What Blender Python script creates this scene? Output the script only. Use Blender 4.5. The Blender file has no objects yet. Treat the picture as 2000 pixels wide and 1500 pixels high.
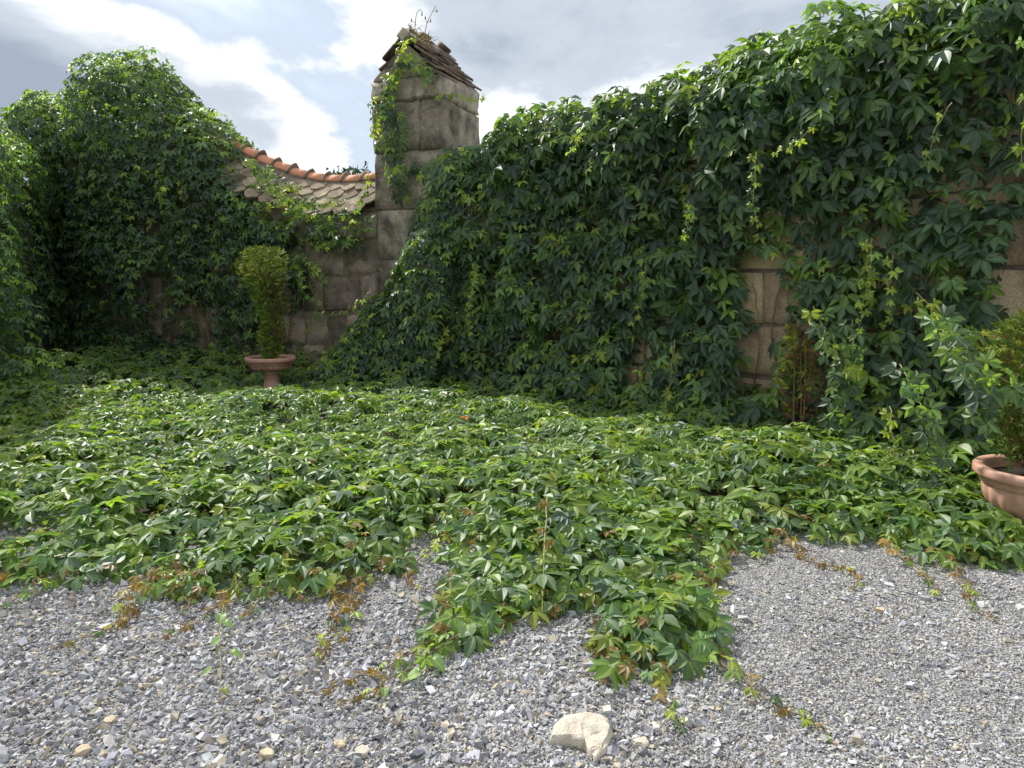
import bpy, bmesh, math
import numpy as np
from mathutils import Vector, Matrix, Quaternion

# ------------------------------------------------------------------ camera, sky, sun, exposure
scene = bpy.context.scene
COL = scene.collection
CAM_H, PITCH, FPX = 1.5, math.atan(200 / 1376), 1376.0
cam_d = bpy.data.cameras.new("camera")
cam_d.sensor_width = 36.0
cam_d.lens = 36.0 * FPX / 2000.0
cam_d.clip_start, cam_d.clip_end = 0.05, 3000.0
cam = bpy.data.objects.new("camera", cam_d)
cam.location = (0, 0, CAM_H)
cam.rotation_euler = (math.pi / 2 - PITCH, 0, 0)
COL.objects.link(cam)
scene.camera = cam

SUN_AZ, SUN_EL = math.radians(-41.0), math.radians(43.0)
SUN_DIR = Vector((math.sin(SUN_AZ) * math.cos(SUN_EL), math.cos(SUN_AZ) * math.cos(SUN_EL), math.sin(SUN_EL)))
SUN_STRENGTH, SKY_STRENGTH, EXPOSURE = 4.0, 0.122, 0.70

CLOUD_AT = (25.16, 20.76, 0.0)

world = bpy.data.worlds.new("World")
scene.world = world
world.use_nodes = True


def build_world():
    nt = world.node_tree
    nt.nodes.clear()
    N, L = nt.nodes.new, nt.links.new
    out = N("ShaderNodeOutputWorld")
    bg = N("ShaderNodeBackground")
    bg.inputs["Strength"].default_value = SKY_STRENGTH
    L(bg.outputs[0], out.inputs[0])
    sky = N("ShaderNodeTexSky")
    sky.sky_type = 'NISHITA'
    sky.sun_disc = False
    sky.sun_elevation = SUN_EL
    sky.sun_rotation = SUN_AZ
    sky.air_density, sky.dust_density = 1.0, 1.5
    tc = N("ShaderNodeTexCoord")
    sep = N("ShaderNodeSeparateXYZ")
    L(tc.outputs["Generated"], sep.inputs[0])

    def math_(op, a, b=None):
        m = N("ShaderNodeMath"); m.operation = op
        for i, v in enumerate((a, b)):
            if v is None: continue
            if isinstance(v, (int, float)): m.inputs[i].default_value = v
            else: L(v, m.inputs[i])
        return m.outputs[0]
    zc = math_('ADD', math_('MAXIMUM', sep.outputs[2], 0.0), 0.34)
    comb = N("ShaderNodeCombineXYZ")
    L(math_('DIVIDE', sep.outputs[0], zc), comb.inputs[0])
    L(math_('DIVIDE', sep.outputs[1], zc), comb.inputs[1])

    def noise(loc, scale, detail, rough, dist=0.0):
        mp = N("ShaderNodeMapping"); mp.inputs["Location"].default_value = loc
        L(comb.outputs[0], mp.inputs[0])
        n = N("ShaderNodeTexNoise")
        n.inputs["Scale"].default_value = scale
        n.inputs["Detail"].default_value = detail
        n.inputs["Roughness"].default_value = rough
        n.inputs["Distortion"].default_value = dist
        L(mp.outputs[0], n.inputs["Vector"])
        return n.outputs["Fac"]

    def ramp(fac, stops):
        r = N("ShaderNodeValToRGB")
        r.color_ramp.interpolation = 'EASE'
        e = r.color_ramp.elements
        while len(e) < len(stops): e.new(0.5)
        for el, (p, c) in zip(e, stops):
            el.position = p
            el.color = (*c, 1) if len(c) == 3 else c
        L(fac, r.inputs[0])
        return r.outputs[0]
    # backlit cloud: clear blue -> thin white edges -> grey, thick rain-grey cores (radiance before the world strength)
    dens = noise(CLOUD_AT, 0.62, 11, 0.56, 0.45)
    body = noise((CLOUD_AT[0] + 5.3, CLOUD_AT[1] - 2.1, 3.0), 1.5, 9, 0.6, 0.3)
    thick = math_('ADD', math_('MULTIPLY', dens, 0.78), math_('MULTIPLY', body, 0.22))
    cloud = ramp(thick, [(0.36, (2.6, 3.15, 4.1)), (0.425, (3.4, 3.95, 4.7)), (0.465, (6.0, 6.1, 6.2)), (0.50, (5.2, 5.4, 5.6)), (0.545, (3.3, 3.65, 4.15)), (0.63, (2.0, 2.35, 2.9))])
    mask = ramp(thick, [(0.33, (0.35, 0.35, 0.35)), (0.44, (1, 1, 1))])
    mix = N("ShaderNodeMix"); mix.data_type = 'RGBA'
    L(mask, mix.inputs["Factor"])
    L(sky.outputs[0], mix.inputs["A"])
    L(cloud, mix.inputs["B"])
    L(mix.outputs["Result"], bg.inputs["Color"])


build_world()
sun_d = bpy.data.lights.new("sun", 'SUN')
sun_d.energy = SUN_STRENGTH
sun_d.angle = math.radians(2.5)
sun_d.color = (1.0, 0.96, 0.89)
sun = bpy.data.objects.new("sun", sun_d)
sun.rotation_mode = 'QUATERNION'
sun.rotation_quaternion = SUN_DIR.to_track_quat('Z', 'Y')
sun.location = (-20, 30, 30)
COL.objects.link(sun)
vs = scene.view_settings
vs.view_transform, vs.look, vs.exposure, vs.gamma = 'Standard', 'None', EXPOSURE, 1.0
vs.use_curve_mapping = False
scene.cycles.use_denoising = True
scene.cycles.max_bounces = 8
scene.cycles.transmission_bounces = 4

rng = np.random.default_rng(7)


# ------------------------------------------------------------------ helpers: noise, meshes, materials
def _hash(ix, iy, iz, seed):
    h = (ix.astype(np.int64) * 374761393 + iy.astype(np.int64) * 668265263 + iz.astype(np.int64) * 2147483647 + seed * 974711) & 0xFFFFFFFF
    h = ((h ^ (h >> 13)) * 1274126177) & 0xFFFFFFFF
    h = (h ^ (h >> 16)) & 0xFFFFFFFF
    return h / 4294967295.0


def vnoise(x, y, z=0.0, seed=0):
    x, y, z = np.broadcast_arrays(np.asarray(x, float), np.asarray(y, float), np.asarray(z, float))
    ix, iy, iz = np.floor(x), np.floor(y), np.floor(z)
    fx, fy, fz = x - ix, y - iy, z - iz
    fx, fy, fz = (f * f * (3 - 2 * f) for f in (fx, fy, fz))
    r = 0.0
    for a in (0, 1):
        for b in (0, 1):
            for c in (0, 1):
                w = (fx if a else 1 - fx) * (fy if b else 1 - fy) * (fz if c else 1 - fz)
                r = r + w * _hash(ix + a, iy + b, iz + c, seed)
    return r * 2 - 1


def fbm(x, y, z=0.0, seed=0, oct=3):
    r, a, f, t = 0.0, 1.0, 1.0, 0.0
    for k in range(oct):
        r = r + a * vnoise(np.asarray(x) * f, np.asarray(y) * f, np.asarray(z) * f, seed + k * 17)
        t += a; a *= 0.5; f *= 2.03
    return r / t


def unit(v):
    return v / np.maximum(np.linalg.norm(v, axis=-1, keepdims=True), 1e-9)


def tri_mesh(name, V, T, mat=None, tint=None, leaf=None, flat=False):
    me = bpy.data.meshes.new(name)
    V = np.ascontiguousarray(V, np.float32); T = np.ascontiguousarray(T, np.int32)
    me.vertices.add(len(V)); me.vertices.foreach_set("co", V.ravel())
    me.loops.add(T.size); me.loops.foreach_set("vertex_index", T.ravel())
    me.polygons.add(len(T)); me.polygons.foreach_set("loop_start", np.arange(0, T.size, 3, dtype=np.int32))
    if tint is not None:
        at = me.attributes.new("tint", 'FLOAT_COLOR', 'POINT')
        c = np.ones((len(V), 4), np.float32); c[:, :3] = tint
        at.data.foreach_set("color", c.ravel())
    if leaf is not None:
        at = me.attributes.new("blade", 'FLOAT_VECTOR', 'POINT')
        at.data.foreach_set("vector", np.ascontiguousarray(leaf, np.float32).ravel())
    me.update(calc_edges=True)
    if flat: me.shade_flat()
    if mat: me.materials.append(mat)
    return me


def link(name, data, parent=None, loc=None):
    o = bpy.data.objects.new(name, data)
    COL.objects.link(o)
    if parent is not None: o.parent = parent
    if loc is not None: o.location = loc
    return o


def tag(o, label=None, cat=None, group=None, kind=None):
    for k, v in (("label", label), ("category", cat), ("group", group), ("kind", kind)):
        if v: o[k] = v
    return o


def thing(name, loc, label, cat, group=None):
    return tag(link(name, None, None, loc), label, cat, group)


class NT:
    """Small node-tree builder for materials."""
    def __init__(s, name):
        s.m = bpy.data.materials.new(name); s.m.use_nodes = True
        s.t = s.m.node_tree; s.t.nodes.clear()
        s.out = s.t.nodes.new("ShaderNodeOutputMaterial")

    def n(s, typ, **kw):
        nd = s.t.nodes.new("ShaderNode" + typ)
        for k, v in kw.items():
            if hasattr(nd, k) and k not in nd.inputs: setattr(nd, k, v)
            else: s.set(nd.inputs[k], v)
        return nd

    def set(s, sock, v):
        if isinstance(v, bpy.types.NodeSocket): s.t.links.new(v, sock)
        elif isinstance(v, tuple) and sock.type == 'RGBA' and len(v) == 3: sock.default_value = (*v, 1)
        else: sock.default_value = v

    def noise(s, vec, scale, detail=4, rough=0.55, dist=0.0):
        return s.n("TexNoise", Vector=vec, Scale=scale, Detail=detail, Roughness=rough, Distortion=dist).outputs["Fac"]

    def ramp(s, fac, stops, interp='LINEAR'):
        r = s.n("ValToRGB"); r.color_ramp.interpolation = interp
        e = r.color_ramp.elements
        while len(e) < len(stops): e.new(0.5)
        for el, (p, c) in zip(e, stops):
            el.position = p; el.color = (*c, 1)
        s.set(r.inputs[0], fac)
        return r.outputs[0]

    def mix(s, f, a, b, mode='MIX'):
        m = s.t.nodes.new("ShaderNodeMix"); m.data_type = 'RGBA'; m.blend_type = mode
        s.set(m.inputs["Factor"], f); s.set(m.inputs["A"], a); s.set(m.inputs["B"], b)
        return m.outputs["Result"]

    def math(s, op, a, b=0.0, c=None):
        m = s.n("Math", operation=op); s.set(m.inputs[0], a); s.set(m.inputs[1], b)
        if c is not None: s.set(m.inputs[2], c)
        return m.outputs[0]

    def bump(s, h, strength, dist):
        return s.n("Bump", Height=h, Strength=strength, Distance=dist).outputs[0]

    def principled(s, col, rough, normal=None, spec=0.5):
        p = s.n("BsdfPrincipled")
        s.set(p.inputs["Base Color"], col); s.set(p.inputs["Roughness"], rough)
        s.set(p.inputs["Specular IOR Level"], spec)
        if normal is not None: s.set(p.inputs["Normal"], normal)
        return p.outputs[0]

    def done(s, sh):
        s.t.links.new(sh, s.out.inputs[0]); return s.m


def leaf_material(name, from_object):
    k = NT(name)
    if from_object: tint = k.n("ObjectInfo").outputs["Color"]
    else: tint = k.n("Attribute", attribute_name="tint").outputs["Color"]
    bl = k.n("SeparateXYZ", Vector=k.n("Attribute", attribute_name="blade").outputs["Vector"])
    across, along = bl.outputs[0], bl.outputs[1]
    # pale midrib and faint side veins, fine mottling
    rib = k.math('SUBTRACT', 1.0, k.math('MULTIPLY', across, 9.0)); rib = k.math('MAXIMUM', rib, 0.0)
    vein = k.math('SINE', k.math('MULTIPLY', k.math('SUBTRACT', along, k.math('MULTIPLY', across, 0.45)), 46.0))
    vein = k.math('MULTIPLY', k.math('MAXIMUM', k.math('SUBTRACT', vein, 0.7), 0.0), 0.5)
    pos = k.n("NewGeometry").outputs["Position"]
    mot = k.noise(pos, 60.0, 3)
    c = k.mix(0.35, tint, k.ramp(mot, [(0.3, (0.55, 0.55, 0.55)), (0.7, (1.5, 1.45, 1.4))]), 'MULTIPLY')
    c = k.mix(k.math('MULTIPLY', k.math('ADD', rib, vein), 0.4), c, k.mix(1.0, tint, (2.3, 2.1, 1.9), 'MULTIPLY'))
    nb = k.bump(k.math('ADD', k.math('MULTIPLY', rib, -1.0), k.math('MULTIPLY', vein, -1.0)), 0.25, 0.004)
    p = k.principled(c, 0.46, nb, 0.5)
    tr = k.n("BsdfTranslucent", Color=k.mix(1.0, c, (2.1, 2.2, 0.8), 'MULTIPLY'))
    ms = k.n("MixShader"); k.set(ms.inputs[0], 0.40)
    k.t.links.new(p, ms.inputs[1]); k.t.links.new(tr.outputs[0], ms.inputs[2])
    return k.done(ms.outputs[0])


def stone_material(name, stops, scale=5.0, dark=0.5, bump=0.6):
    k = NT(name)
    pos = k.n("NewGeometry").outputs["Position"]
    rnd = k.n("ObjectInfo").outputs["Random"]
    big = k.noise(pos, scale, 6, 0.6, 0.3)
    c = k.ramp(big, stops)
    hs = k.n("HueSaturation", Color=c, Saturation=1.0)
    k.set(hs.inputs["Value"], k.math('MULTIPLY_ADD', rnd, 0.4, 0.8))
    k.set(hs.inputs["Hue"], k.math('MULTIPLY_ADD', rnd, 0.02, 0.49))
    stain = k.ramp(k.noise(pos, 2.3, 7, 0.65, 0.6), [(0.44, (1, 1, 1)), (0.62, (dark, dark, dark * 1.02))])
    c = k.mix(1.0, hs.outputs[0], stain, 'MULTIPLY')
    fine = k.noise(pos, 55.0, 6, 0.7)
    c = k.mix(0.75, c, k.ramp(fine, [(0.3, (0.5, 0.5, 0.5)), (0.7, (1.4, 1.4, 1.35))]), 'MULTIPLY')
    h = k.math('ADD', k.math('MULTIPLY', fine, 0.35), k.noise(pos, 14.0, 6, 0.65))
    return k.done(k.principled(c, 0.92, k.bump(h, bump, 0.035), 0.2))


def plain_material(name, c1, c2, scale, rough, bump=0.2, dist=0.01, spec=0.3):
    k = NT(name)
    pos = k.n("NewGeometry").outputs["Position"]
    nz = k.noise(pos, scale, 6, 0.6, 0.2)
    c = k.ramp(nz, [(0.32, c1), (0.68, c2)])
    fine = k.noise(pos, scale * 9, 4, 0.6)
    return k.done(k.principled(c, rough, k.bump(k.math('ADD', nz, k.math('MULTIPLY', fine, 0.5)), bump, dist), spec))


def tint_material(name, rough=0.9, bump=0.35, dist=0.006, scale=90.0):
    k = NT(name)
    tint = k.n("Attribute", attribute_name="tint").outputs["Color"]
    pos = k.n("NewGeometry").outputs["Position"]
    f = k.noise(pos, scale, 5, 0.65)
    c = k.mix(0.6, tint, k.ramp(f, [(0.3, (0.62, 0.62, 0.62)), (0.7, (1.35, 1.35, 1.33))]), 'MULTIPLY')
    return k.done(k.principled(c, rough, k.bump(f, bump, dist), 0.3))


M = {
    "leaf": leaf_material("creeper_leaf", False),
    "leaf_one": leaf_material("creeper_leaf_single", True),
    "stem": plain_material("green_stem", (0.16, 0.17, 0.05), (0.30, 0.26, 0.09), 12, 0.6),
    "brown_stem": plain_material("woody_stem", (0.13, 0.08, 0.045), (0.27, 0.18, 0.09), 12, 0.8),
    "pillar": stone_material("pillar_sandstone", [(0.3, (0.19, 0.165, 0.135)), (0.5, (0.36, 0.315, 0.25)), (0.72, (0.50, 0.445, 0.355))], 3.6, 0.38, 0.9),
    "rubble": stone_material("rubble_stone", [(0.3, (0.18, 0.145, 0.125)), (0.5, (0.32, 0.26, 0.21)), (0.72, (0.44, 0.36, 0.28))], 4.0, 0.55),
    "ochre": stone_material("ochre_stone", [(0.3, (0.36, 0.27, 0.17)), (0.5, (0.50, 0.395, 0.26)), (0.72, (0.60, 0.50, 0.36))], 3.0, 0.7),
    "mortar": plain_material("old_mortar", (0.10, 0.085, 0.07), (0.22, 0.18, 0.14), 9, 0.95, 0.6, 0.02),
    "tile": stone_material("weathered_roof_tile", [(0.3, (0.20, 0.155, 0.115)), (0.5, (0.33, 0.265, 0.195)), (0.72, (0.46, 0.39, 0.29))], 6.0, 0.5, 0.5),
    "cap_tile": stone_material("dark_roof_tile", [(0.3, (0.10, 0.075, 0.06)), (0.5, (0.20, 0.145, 0.115)), (0.72, (0.32, 0.25, 0.19))], 8.0, 0.55, 0.5),
    "ridge": plain_material("terracotta_ridge", (0.52, 0.22, 0.125), (0.66, 0.32, 0.19), 6, 0.8, 0.2, 0.01),
    "pot": plain_material("terracotta_pot", (0.36, 0.175, 0.12), (0.58, 0.36, 0.27), 5, 0.62, 0.12, 0.006, 0.4),
    "soil": plain_material("dark_soil", (0.022, 0.018, 0.013), (0.06, 0.047, 0.033), 22, 0.95, 0.8, 0.03),
    "stone_bits": tint_material("crushed_limestone"),
    "needle": tint_material("conifer_scale_leaf", 0.7, 0.1, 0.002, 40.0),
    "paper": plain_material("white_paper", (0.78, 0.77, 0.78), (0.86, 0.85, 0.86), 20, 0.8),
}


# ------------------------------------------------------------------ ground
def gravel_ground_material():
    k = NT("gravel")
    pos = k.n("NewGeometry").outputs["Position"]
    v1 = k.n("TexVoronoi", Vector=pos, Scale=95.0)
    v2 = k.n("TexVoronoi", Vector=pos, Scale=42.0)
    r1 = k.n("SeparateXYZ", Vector=v1.outputs["Color"]).outputs[0]
    c = k.ramp(r1, [(0.0, (0.12, 0.125, 0.13)), (0.35, (0.24, 0.24, 0.24)), (0.75, (0.37, 0.365, 0.35)), (1.0, (0.52, 0.50, 0.46))])
    c = k.mix(0.3, c, k.ramp(k.noise(pos, 1.6, 5), [(0.35, (0.7, 0.7, 0.7)), (0.7, (1.25, 1.22, 1.18))]), 'MULTIPLY')
    h = k.math('ADD', v1.outputs["Distance"], k.math('MULTIPLY', v2.outputs["Distance"], 0.6))
    return k.done(k.principled(c, 0.92, k.bump(h, 0.9, 0.02), 0.25))


def ground_z(x, y):
    return 0.022 * fbm(np.asarray(x) * 0.9, np.asarray(y) * 0.9, 0, 3, 3)


def build_ground():
    xs = np.concatenate([[-900, -200, -60, -20], np.linspace(-9, 9, 91), [20, 60, 200, 900]])
    ys = np.concatenate([[-900, -200, -40, -8], np.linspace(-1, 14, 76), [20, 60, 200, 900]])
    X, Y = np.meshgrid(xs, ys)
    near = (np.abs(X) < 10) & (Y > -2) & (Y < 15)
    Z = np.where(near, ground_z(X, Y), 0)
    V = np.stack([X, Y, Z], -1).reshape(-1, 3)
    nx = len(xs)
    i, j = np.meshgrid(np.arange(nx - 1), np.arange(len(ys) - 1))
    a = (j * nx + i).ravel()
    T = np.concatenate([np.stack([a, a + 1, a + nx + 1], -1), np.stack([a, a + nx + 1, a + nx], -1)])
    g = link("gravel_ground", tri_mesh("gravel_ground", V, T, gravel_ground_material()))
    tag(g, "pale grey crushed gravel of the courtyard ground", None, None, "structure")


build_ground()

# outline of the creeper mat on the ground, front edge first, then back along the wall feet
MAT_FRONT = [(-5.2, 3.5), (-3.6, 3.1), (-2.85, 3.32), (-2.48, 3.23), (-2.27, 3.29), (-2.05, 3.35), (-1.94, 3.45), (-1.66, 3.08), (-1.39, 3.14), (-1.09, 3.10),
             (-0.91, 3.18), (-0.70, 3.34), (-0.56, 3.58), (-0.54, 3.90), (-0.42, 3.86), (-0.36, 3.30), (-0.42, 2.80), (-0.22, 2.66),
             (0.0, 2.86), (0.19, 2.94), (0.32, 2.86), (0.36, 2.50), (0.55, 2.40), (0.80, 2.54), (0.93, 2.78), (0.96, 3.28), (1.13, 3.50),
             (1.57, 3.86), (1.71, 3.78), (2.04, 3.86), (2.09, 3.65), (2.25, 3.50), (2.65, 3.47), (3.4, 3.3), (4.6, 2.9)]
MAT_BACK = [(5.9, 3.3), (-0.75, 9.75), (-1.95, 10.25), (-6.95, 12.5), (-5.9, 8.0), (-5.4, 5.5)]
MAT = np.array(MAT_FRONT + MAT_BACK)


def inside(poly, x, y):
    r = np.zeros(np.shape(x), bool)
    j = len(poly) - 1
    for i in range(len(poly)):
        xi, yi, xj, yj = *poly[i], *poly[j]
        c = ((yi > y) != (yj > y)) & (x < (xj - xi) * (y - yi) / (yj - yi + 1e-12) + xi)
        r ^= c; j = i
    return r


def dist_line(pts, x, y):
    d = np.full(np.shape(x), 1e9)
    for (ax, ay), (bx, by) in zip(pts[:-1], pts[1:]):
        vx, vy = bx - ax, by - ay
        t = np.clip(((x - ax) * vx + (y - ay) * vy) / (vx * vx + vy * vy), 0, 1)
        d = np.minimum(d, np.hypot(x - ax - t * vx, y - ay - t * vy))
    return d


def stone_chips(n, ylo, yhi, smul, shape_v, shape_f, jit, seed):
    """n angular chips scattered over the open gravel: vertices, triangles, colours"""
    r = np.random.default_rng(seed)
    y = ylo * (yhi / ylo) ** r.random(n)
    x = (r.random(n) * 2 - 1) * (0.82 * y + 0.45)
    ins = inside(MAT, x, y) & (dist_line(MAT_FRONT, x, y) > 0.22)
    ins &= np.hypot((x + 2.95) / 0.5, (y - 3.85) / 0.3) > 1
    x, y = x[~ins], y[~ins]; n = len(x)
    coarse = np.clip(0.36 - 0.15 * x + 1.0 * fbm(x * 0.8 + 5, y * 0.8, 0, 21, 4), 0, 1)
    s = smul * (0.0036 + 0.0040 * coarse) * np.exp(r.normal(0, 0.42, n)) * (0.8 + 0.08 * y)
    s = np.clip(s, 0.002, 0.0135)
    m = len(shape_v)
    V = shape_v[None] + r.normal(0, jit, (n, m, 3))
    V[:, :, 0] *= 1.0 + 0.6 * r.random((n, 1)); V[:, :, 2] *= 0.5 + 0.4 * r.random((n, 1))
    V *= s[:, None, None]
    q = r.normal(0, 1, (n, 4)); q[:, 1:3] *= 0.35; q /= np.linalg.norm(q, axis=1, keepdims=True)
    w, a, b, c = q.T
    R = np.stack([1 - 2 * (b * b + c * c), 2 * (a * b - c * w), 2 * (a * c + b * w), 2 * (a * b + c * w), 1 - 2 * (a * a + c * c), 2 * (b * c - a * w),
                  2 * (a * c - b * w), 2 * (b * c + a * w), 1 - 2 * (a * a + b * b)], -1).reshape(n, 3, 3)
    V = np.einsum('nij,nkj->nki', R, V) + np.stack([x, y, ground_z(x, y) + s * r.uniform(0.1, 0.6, n)], -1)[:, None]
    g = np.clip(r.random(n) + 0.25 * fbm(x * 1.5, y * 1.5, 0, 33, 2), 0, 1)
    val = np.interp(g, [0, 0.15, 0.45, 0.8, 1], [0.17, 0.245, 0.32, 0.395, 0.50])
    col = val[:, None] * np.stack([1.0 + 0.02 * r.normal(0, 1, n), np.ones(n), 1.035 + 0.05 * r.normal(0.15, 1, n)], -1)
    warm = r.random(n) < 0.13
    col[warm] = val[warm, None] ** 0.75 * np.array([0.83, 0.73, 0.57])
    pale = r.random(n) < 0.02
    col[pale] = np.array([0.62, 0.60, 0.56]) * (0.8 + 0.25 * r.random((pale.sum(), 1)))
    return V.reshape(-1, 3), (shape_f[None] + m * np.arange(n)[:, None, None]).reshape(-1, 3), np.repeat(col, m, 0)


def build_gravel():
    cube = np.array([(a, b, c) for a in (-1, 1) for b in (-1, 1) for c in (-1, 1)], float)
    CF = np.array([(0, 1, 3), (0, 3, 2), (4, 6, 7), (4, 7, 5), (0, 4, 5), (0, 5, 1), (2, 3, 7), (2, 7, 6), (0, 2, 6), (0, 6, 4), (1, 5, 7), (1, 7, 3)])
    octa = np.array([(1.3, 0, 0), (-1.3, 0, 0), (0, 1.3, 0), (0, -1.3, 0), (0, 0, 1.3), (0, 0, -1.3)], float)
    OF = np.array([(0, 2, 4), (2, 1, 4), (1, 3, 4), (3, 0, 4), (2, 0, 5), (1, 2, 5), (3, 1, 5), (0, 3, 5)])
    parts = [stone_chips(128000, 1.75, 5.0, 0.64, octa, OF, 0.36, 901), stone_chips(6500, 1.75, 5.0, 1.0, cube, CF, 0.34, 902)]
    base = 0; V, T, C = [], [], []
    for v, t, c in parts:
        V.append(v); T.append(t + base); C.append(c); base += len(v)
    o = link("gravel", tri_mesh("gravel", np.concatenate(V), np.concatenate(T), M["stone_bits"], np.concatenate(C), None, True))
    print("gravel", len(np.concatenate(T)), "tris")
    tag(o, "loose grey crushed stone chips strewn over the courtyard ground", "gravel", None, "stuff")


build_gravel()

# ------------------------------------------------------------------ walls and pillar
A2, B2 = np.array([-0.91, 0.415]), np.array([0.415, 0.91])       # along the far wall (to the left), and into its depth
A2, B2 = A2 / np.linalg.norm(A2), B2 / np.linalg.norm(B2)
FR = np.array([-0.95, 9.75])                                     # front right corner of the bare pillar
R2 = np.array([0.722, -0.692]); RN = np.array([-0.692, -0.722])  # along the right wall (towards the viewer) and its outward normal
RW0 = np.array([-0.69, 9.77])
L2 = np.array([0.37, -0.93]) / np.hypot(0.37, 0.93); LN = np.array([0.93, 0.37]) / np.hypot(0.37, 0.93)
LW0 = np.array([-8.40, 12.5])


def eroded_blocks(mat, n, bev, jit, seed, amp=0.02):
    """stones with worn edges and uneven faces"""
    r = np.random.default_rng(seed); out = []
    for k in range(n):
        bm = bmesh.new(); bmesh.ops.create_cube(bm, size=1.0)
        for v in bm.verts: v.co += Vector(r.normal(0, jit, 3))
        bmesh.ops.subdivide_edges(bm, edges=bm.edges[:], cuts=4, use_grid_fill=True)
        P = np.array([v.co[:] for v in bm.verts]); m = np.sort(np.abs(P), 1)
        near = np.clip((m[:, 1] - (0.5 - bev * 2)) / (bev * 2), 0, 1)              # close to an edge: round it in
        d = amp * fbm(P[:, 0] * 3 + k * 7, P[:, 1] * 3, P[:, 2] * 3, seed, 3) * 2 - bev * 0.55 * near ** 2 * (0.7 + 0.6 * vnoise(P[:, 0] * 6, P[:, 1] * 6, P[:, 2] * 6, seed + k))
        for v, q in zip(bm.verts, d): v.co *= 1 + q * 1.3
        me = bpy.data.meshes.new("stone"); bm.to_mesh(me); bm.free(); me.materials.append(mat); me.shade_smooth()
        out.append(me)
    return out


def block_meshes(mat, n, bev, jit, seed):
    r = np.random.default_rng(seed); out = []
    for k in range(n):
        bm = bmesh.new(); bmesh.ops.create_cube(bm, size=1.0)
        for v in bm.verts: v.co += Vector(r.normal(0, jit, 3))
        bmesh.ops.bevel(bm, geom=list(bm.edges), offset=bev, segments=1, affect='EDGES', profile=0.6)
        for v in bm.verts: v.co += Vector(r.normal(0, jit * 0.35, 3))
        bmesh.ops.triangulate(bm, faces=bm.faces[:])
        me = bpy.data.meshes.new("stone"); bm.to_mesh(me); bm.free(); me.materials.append(mat); me.shade_smooth()
        out.append(me)
    return out


def frame_matrix(origin3, xdir2, size):
    x = Vector((xdir2[0], xdir2[1], 0)).normalized(); z = Vector((0, 0, 1)); y = z.cross(x)
    m = Matrix((x, y, z)).transposed().to_4x4()
    return Matrix.Translation(origin3) @ m @ Matrix.Diagonal((*size, 1))


def box_mesh(name, mat, lo, hi):
    bm = bmesh.new(); bmesh.ops.create_cube(bm, size=1.0)
    for v in bm.verts:
        for i in range(3): v.co[i] = lo[i] if v.co[i] < 0 else hi[i]
    me = bpy.data.meshes.new(name); bm.to_mesh(me); bm.free(); me.materials.append(mat)
    return me


def place(name, me, parent, world_m):
    o = link(name, me, parent)
    o.matrix_basis = Matrix.Translation(-Vector(parent.location)) @ world_m
    return o


def lay_stones(parent, p0, d, nrm, u0, u1, top, meshes, ch, cw, depth, seed, rough=0.02):
    """courses of separate stones set into one wall face; top(u) is the wall height"""
    r = np.random.default_rng(seed); z = 0.0; k = 0
    while z < 6:
        h = ch * r.uniform(0.85, 1.2); u = u0 - r.uniform(0, 0.3)
        any_ = False
        while u < u1:
            w = cw * r.uniform(0.6, 1.4); ua, ub = max(u, u0), min(u + w, u1); u += w
            tp = top(0.5 * (ua + ub)); zb = min(z + h, tp)
            if zb - z < 0.12 or ub - ua < 0.1: continue
            any_ = True
            c = p0 + d * (0.5 * (ua + ub)) + nrm * (-depth / 2 + r.normal(0, rough))
            m = frame_matrix((c[0], c[1], 0.5 * (z + zb)), d, (ub - ua - 0.022, depth, zb - z - 0.022))
            m = m @ Matrix.Rotation(r.normal(0, 0.012), 4, 'Y')
            place("stone", meshes[r.integers(len(meshes))], parent, m); k += 1
        z += h
        if not any_: break
    return k


def prism_strip(name, mat, p0, d, nrm, us, prof):
    """a solid strip along a wall: prof(u) gives the (depth offset, z) loop of its cross-section"""
    V, T = [], []
    n = len(prof(us[0]))
    for u in us:
        for off, z in prof(u):
            q = p0 + d * u + nrm * off; V.append((q[0], q[1], z))
    for i in range(len(us) - 1):
        for j in range(n):
            a, b = i * n + j, i * n + (j + 1) % n
            T += [(a, b, b + n), (a, b + n, a + n)]
    for base, sgn in ((0, 1), ((len(us) - 1) * n, -1)):
        for j in range(1, n - 1):
            T.append((base, base + j, base + j + 1) if sgn > 0 else (base, base + j + 1, base + j))
    me = bpy.data.meshes.new(name); me.from_pydata(V, [], T)
    bm = bmesh.new(); bm.from_mesh(me); bmesh.ops.recalc_face_normals(bm, faces=bm.faces); bm.to_mesh(me); bm.free()
    me.materials.append(mat)
    return me


RIDGE_T = [1.15, 1.4, 1.77, 2.25, 2.64, 3.04, 3.45, 3.85, 4.3, 4.73, 5.06, 5.4, 5.8]
RIDGE_Z = [3.02, 3.01, 3.01, 3.04, 3.12, 3.24, 3.39, 3.57, 3.76, 3.93, 4.05, 4.15, 4.2]


def ridge_z(t): return float(np.interp(t, RIDGE_T, RIDGE_Z))
def eave_z(t): return ridge_z(t) - 0.50
FWN = -B2                                     # outward normal of the far wall
FW0 = FR + B2 * 0.06


def rw_top(u): return float(np.interp(u, [0, 1.2, 3.3, 4.3, 5.2, 6.5, 8.5], [2.85, 2.9, 3.1, 3.25, 3.4, 3.6, 4.2]))


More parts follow.
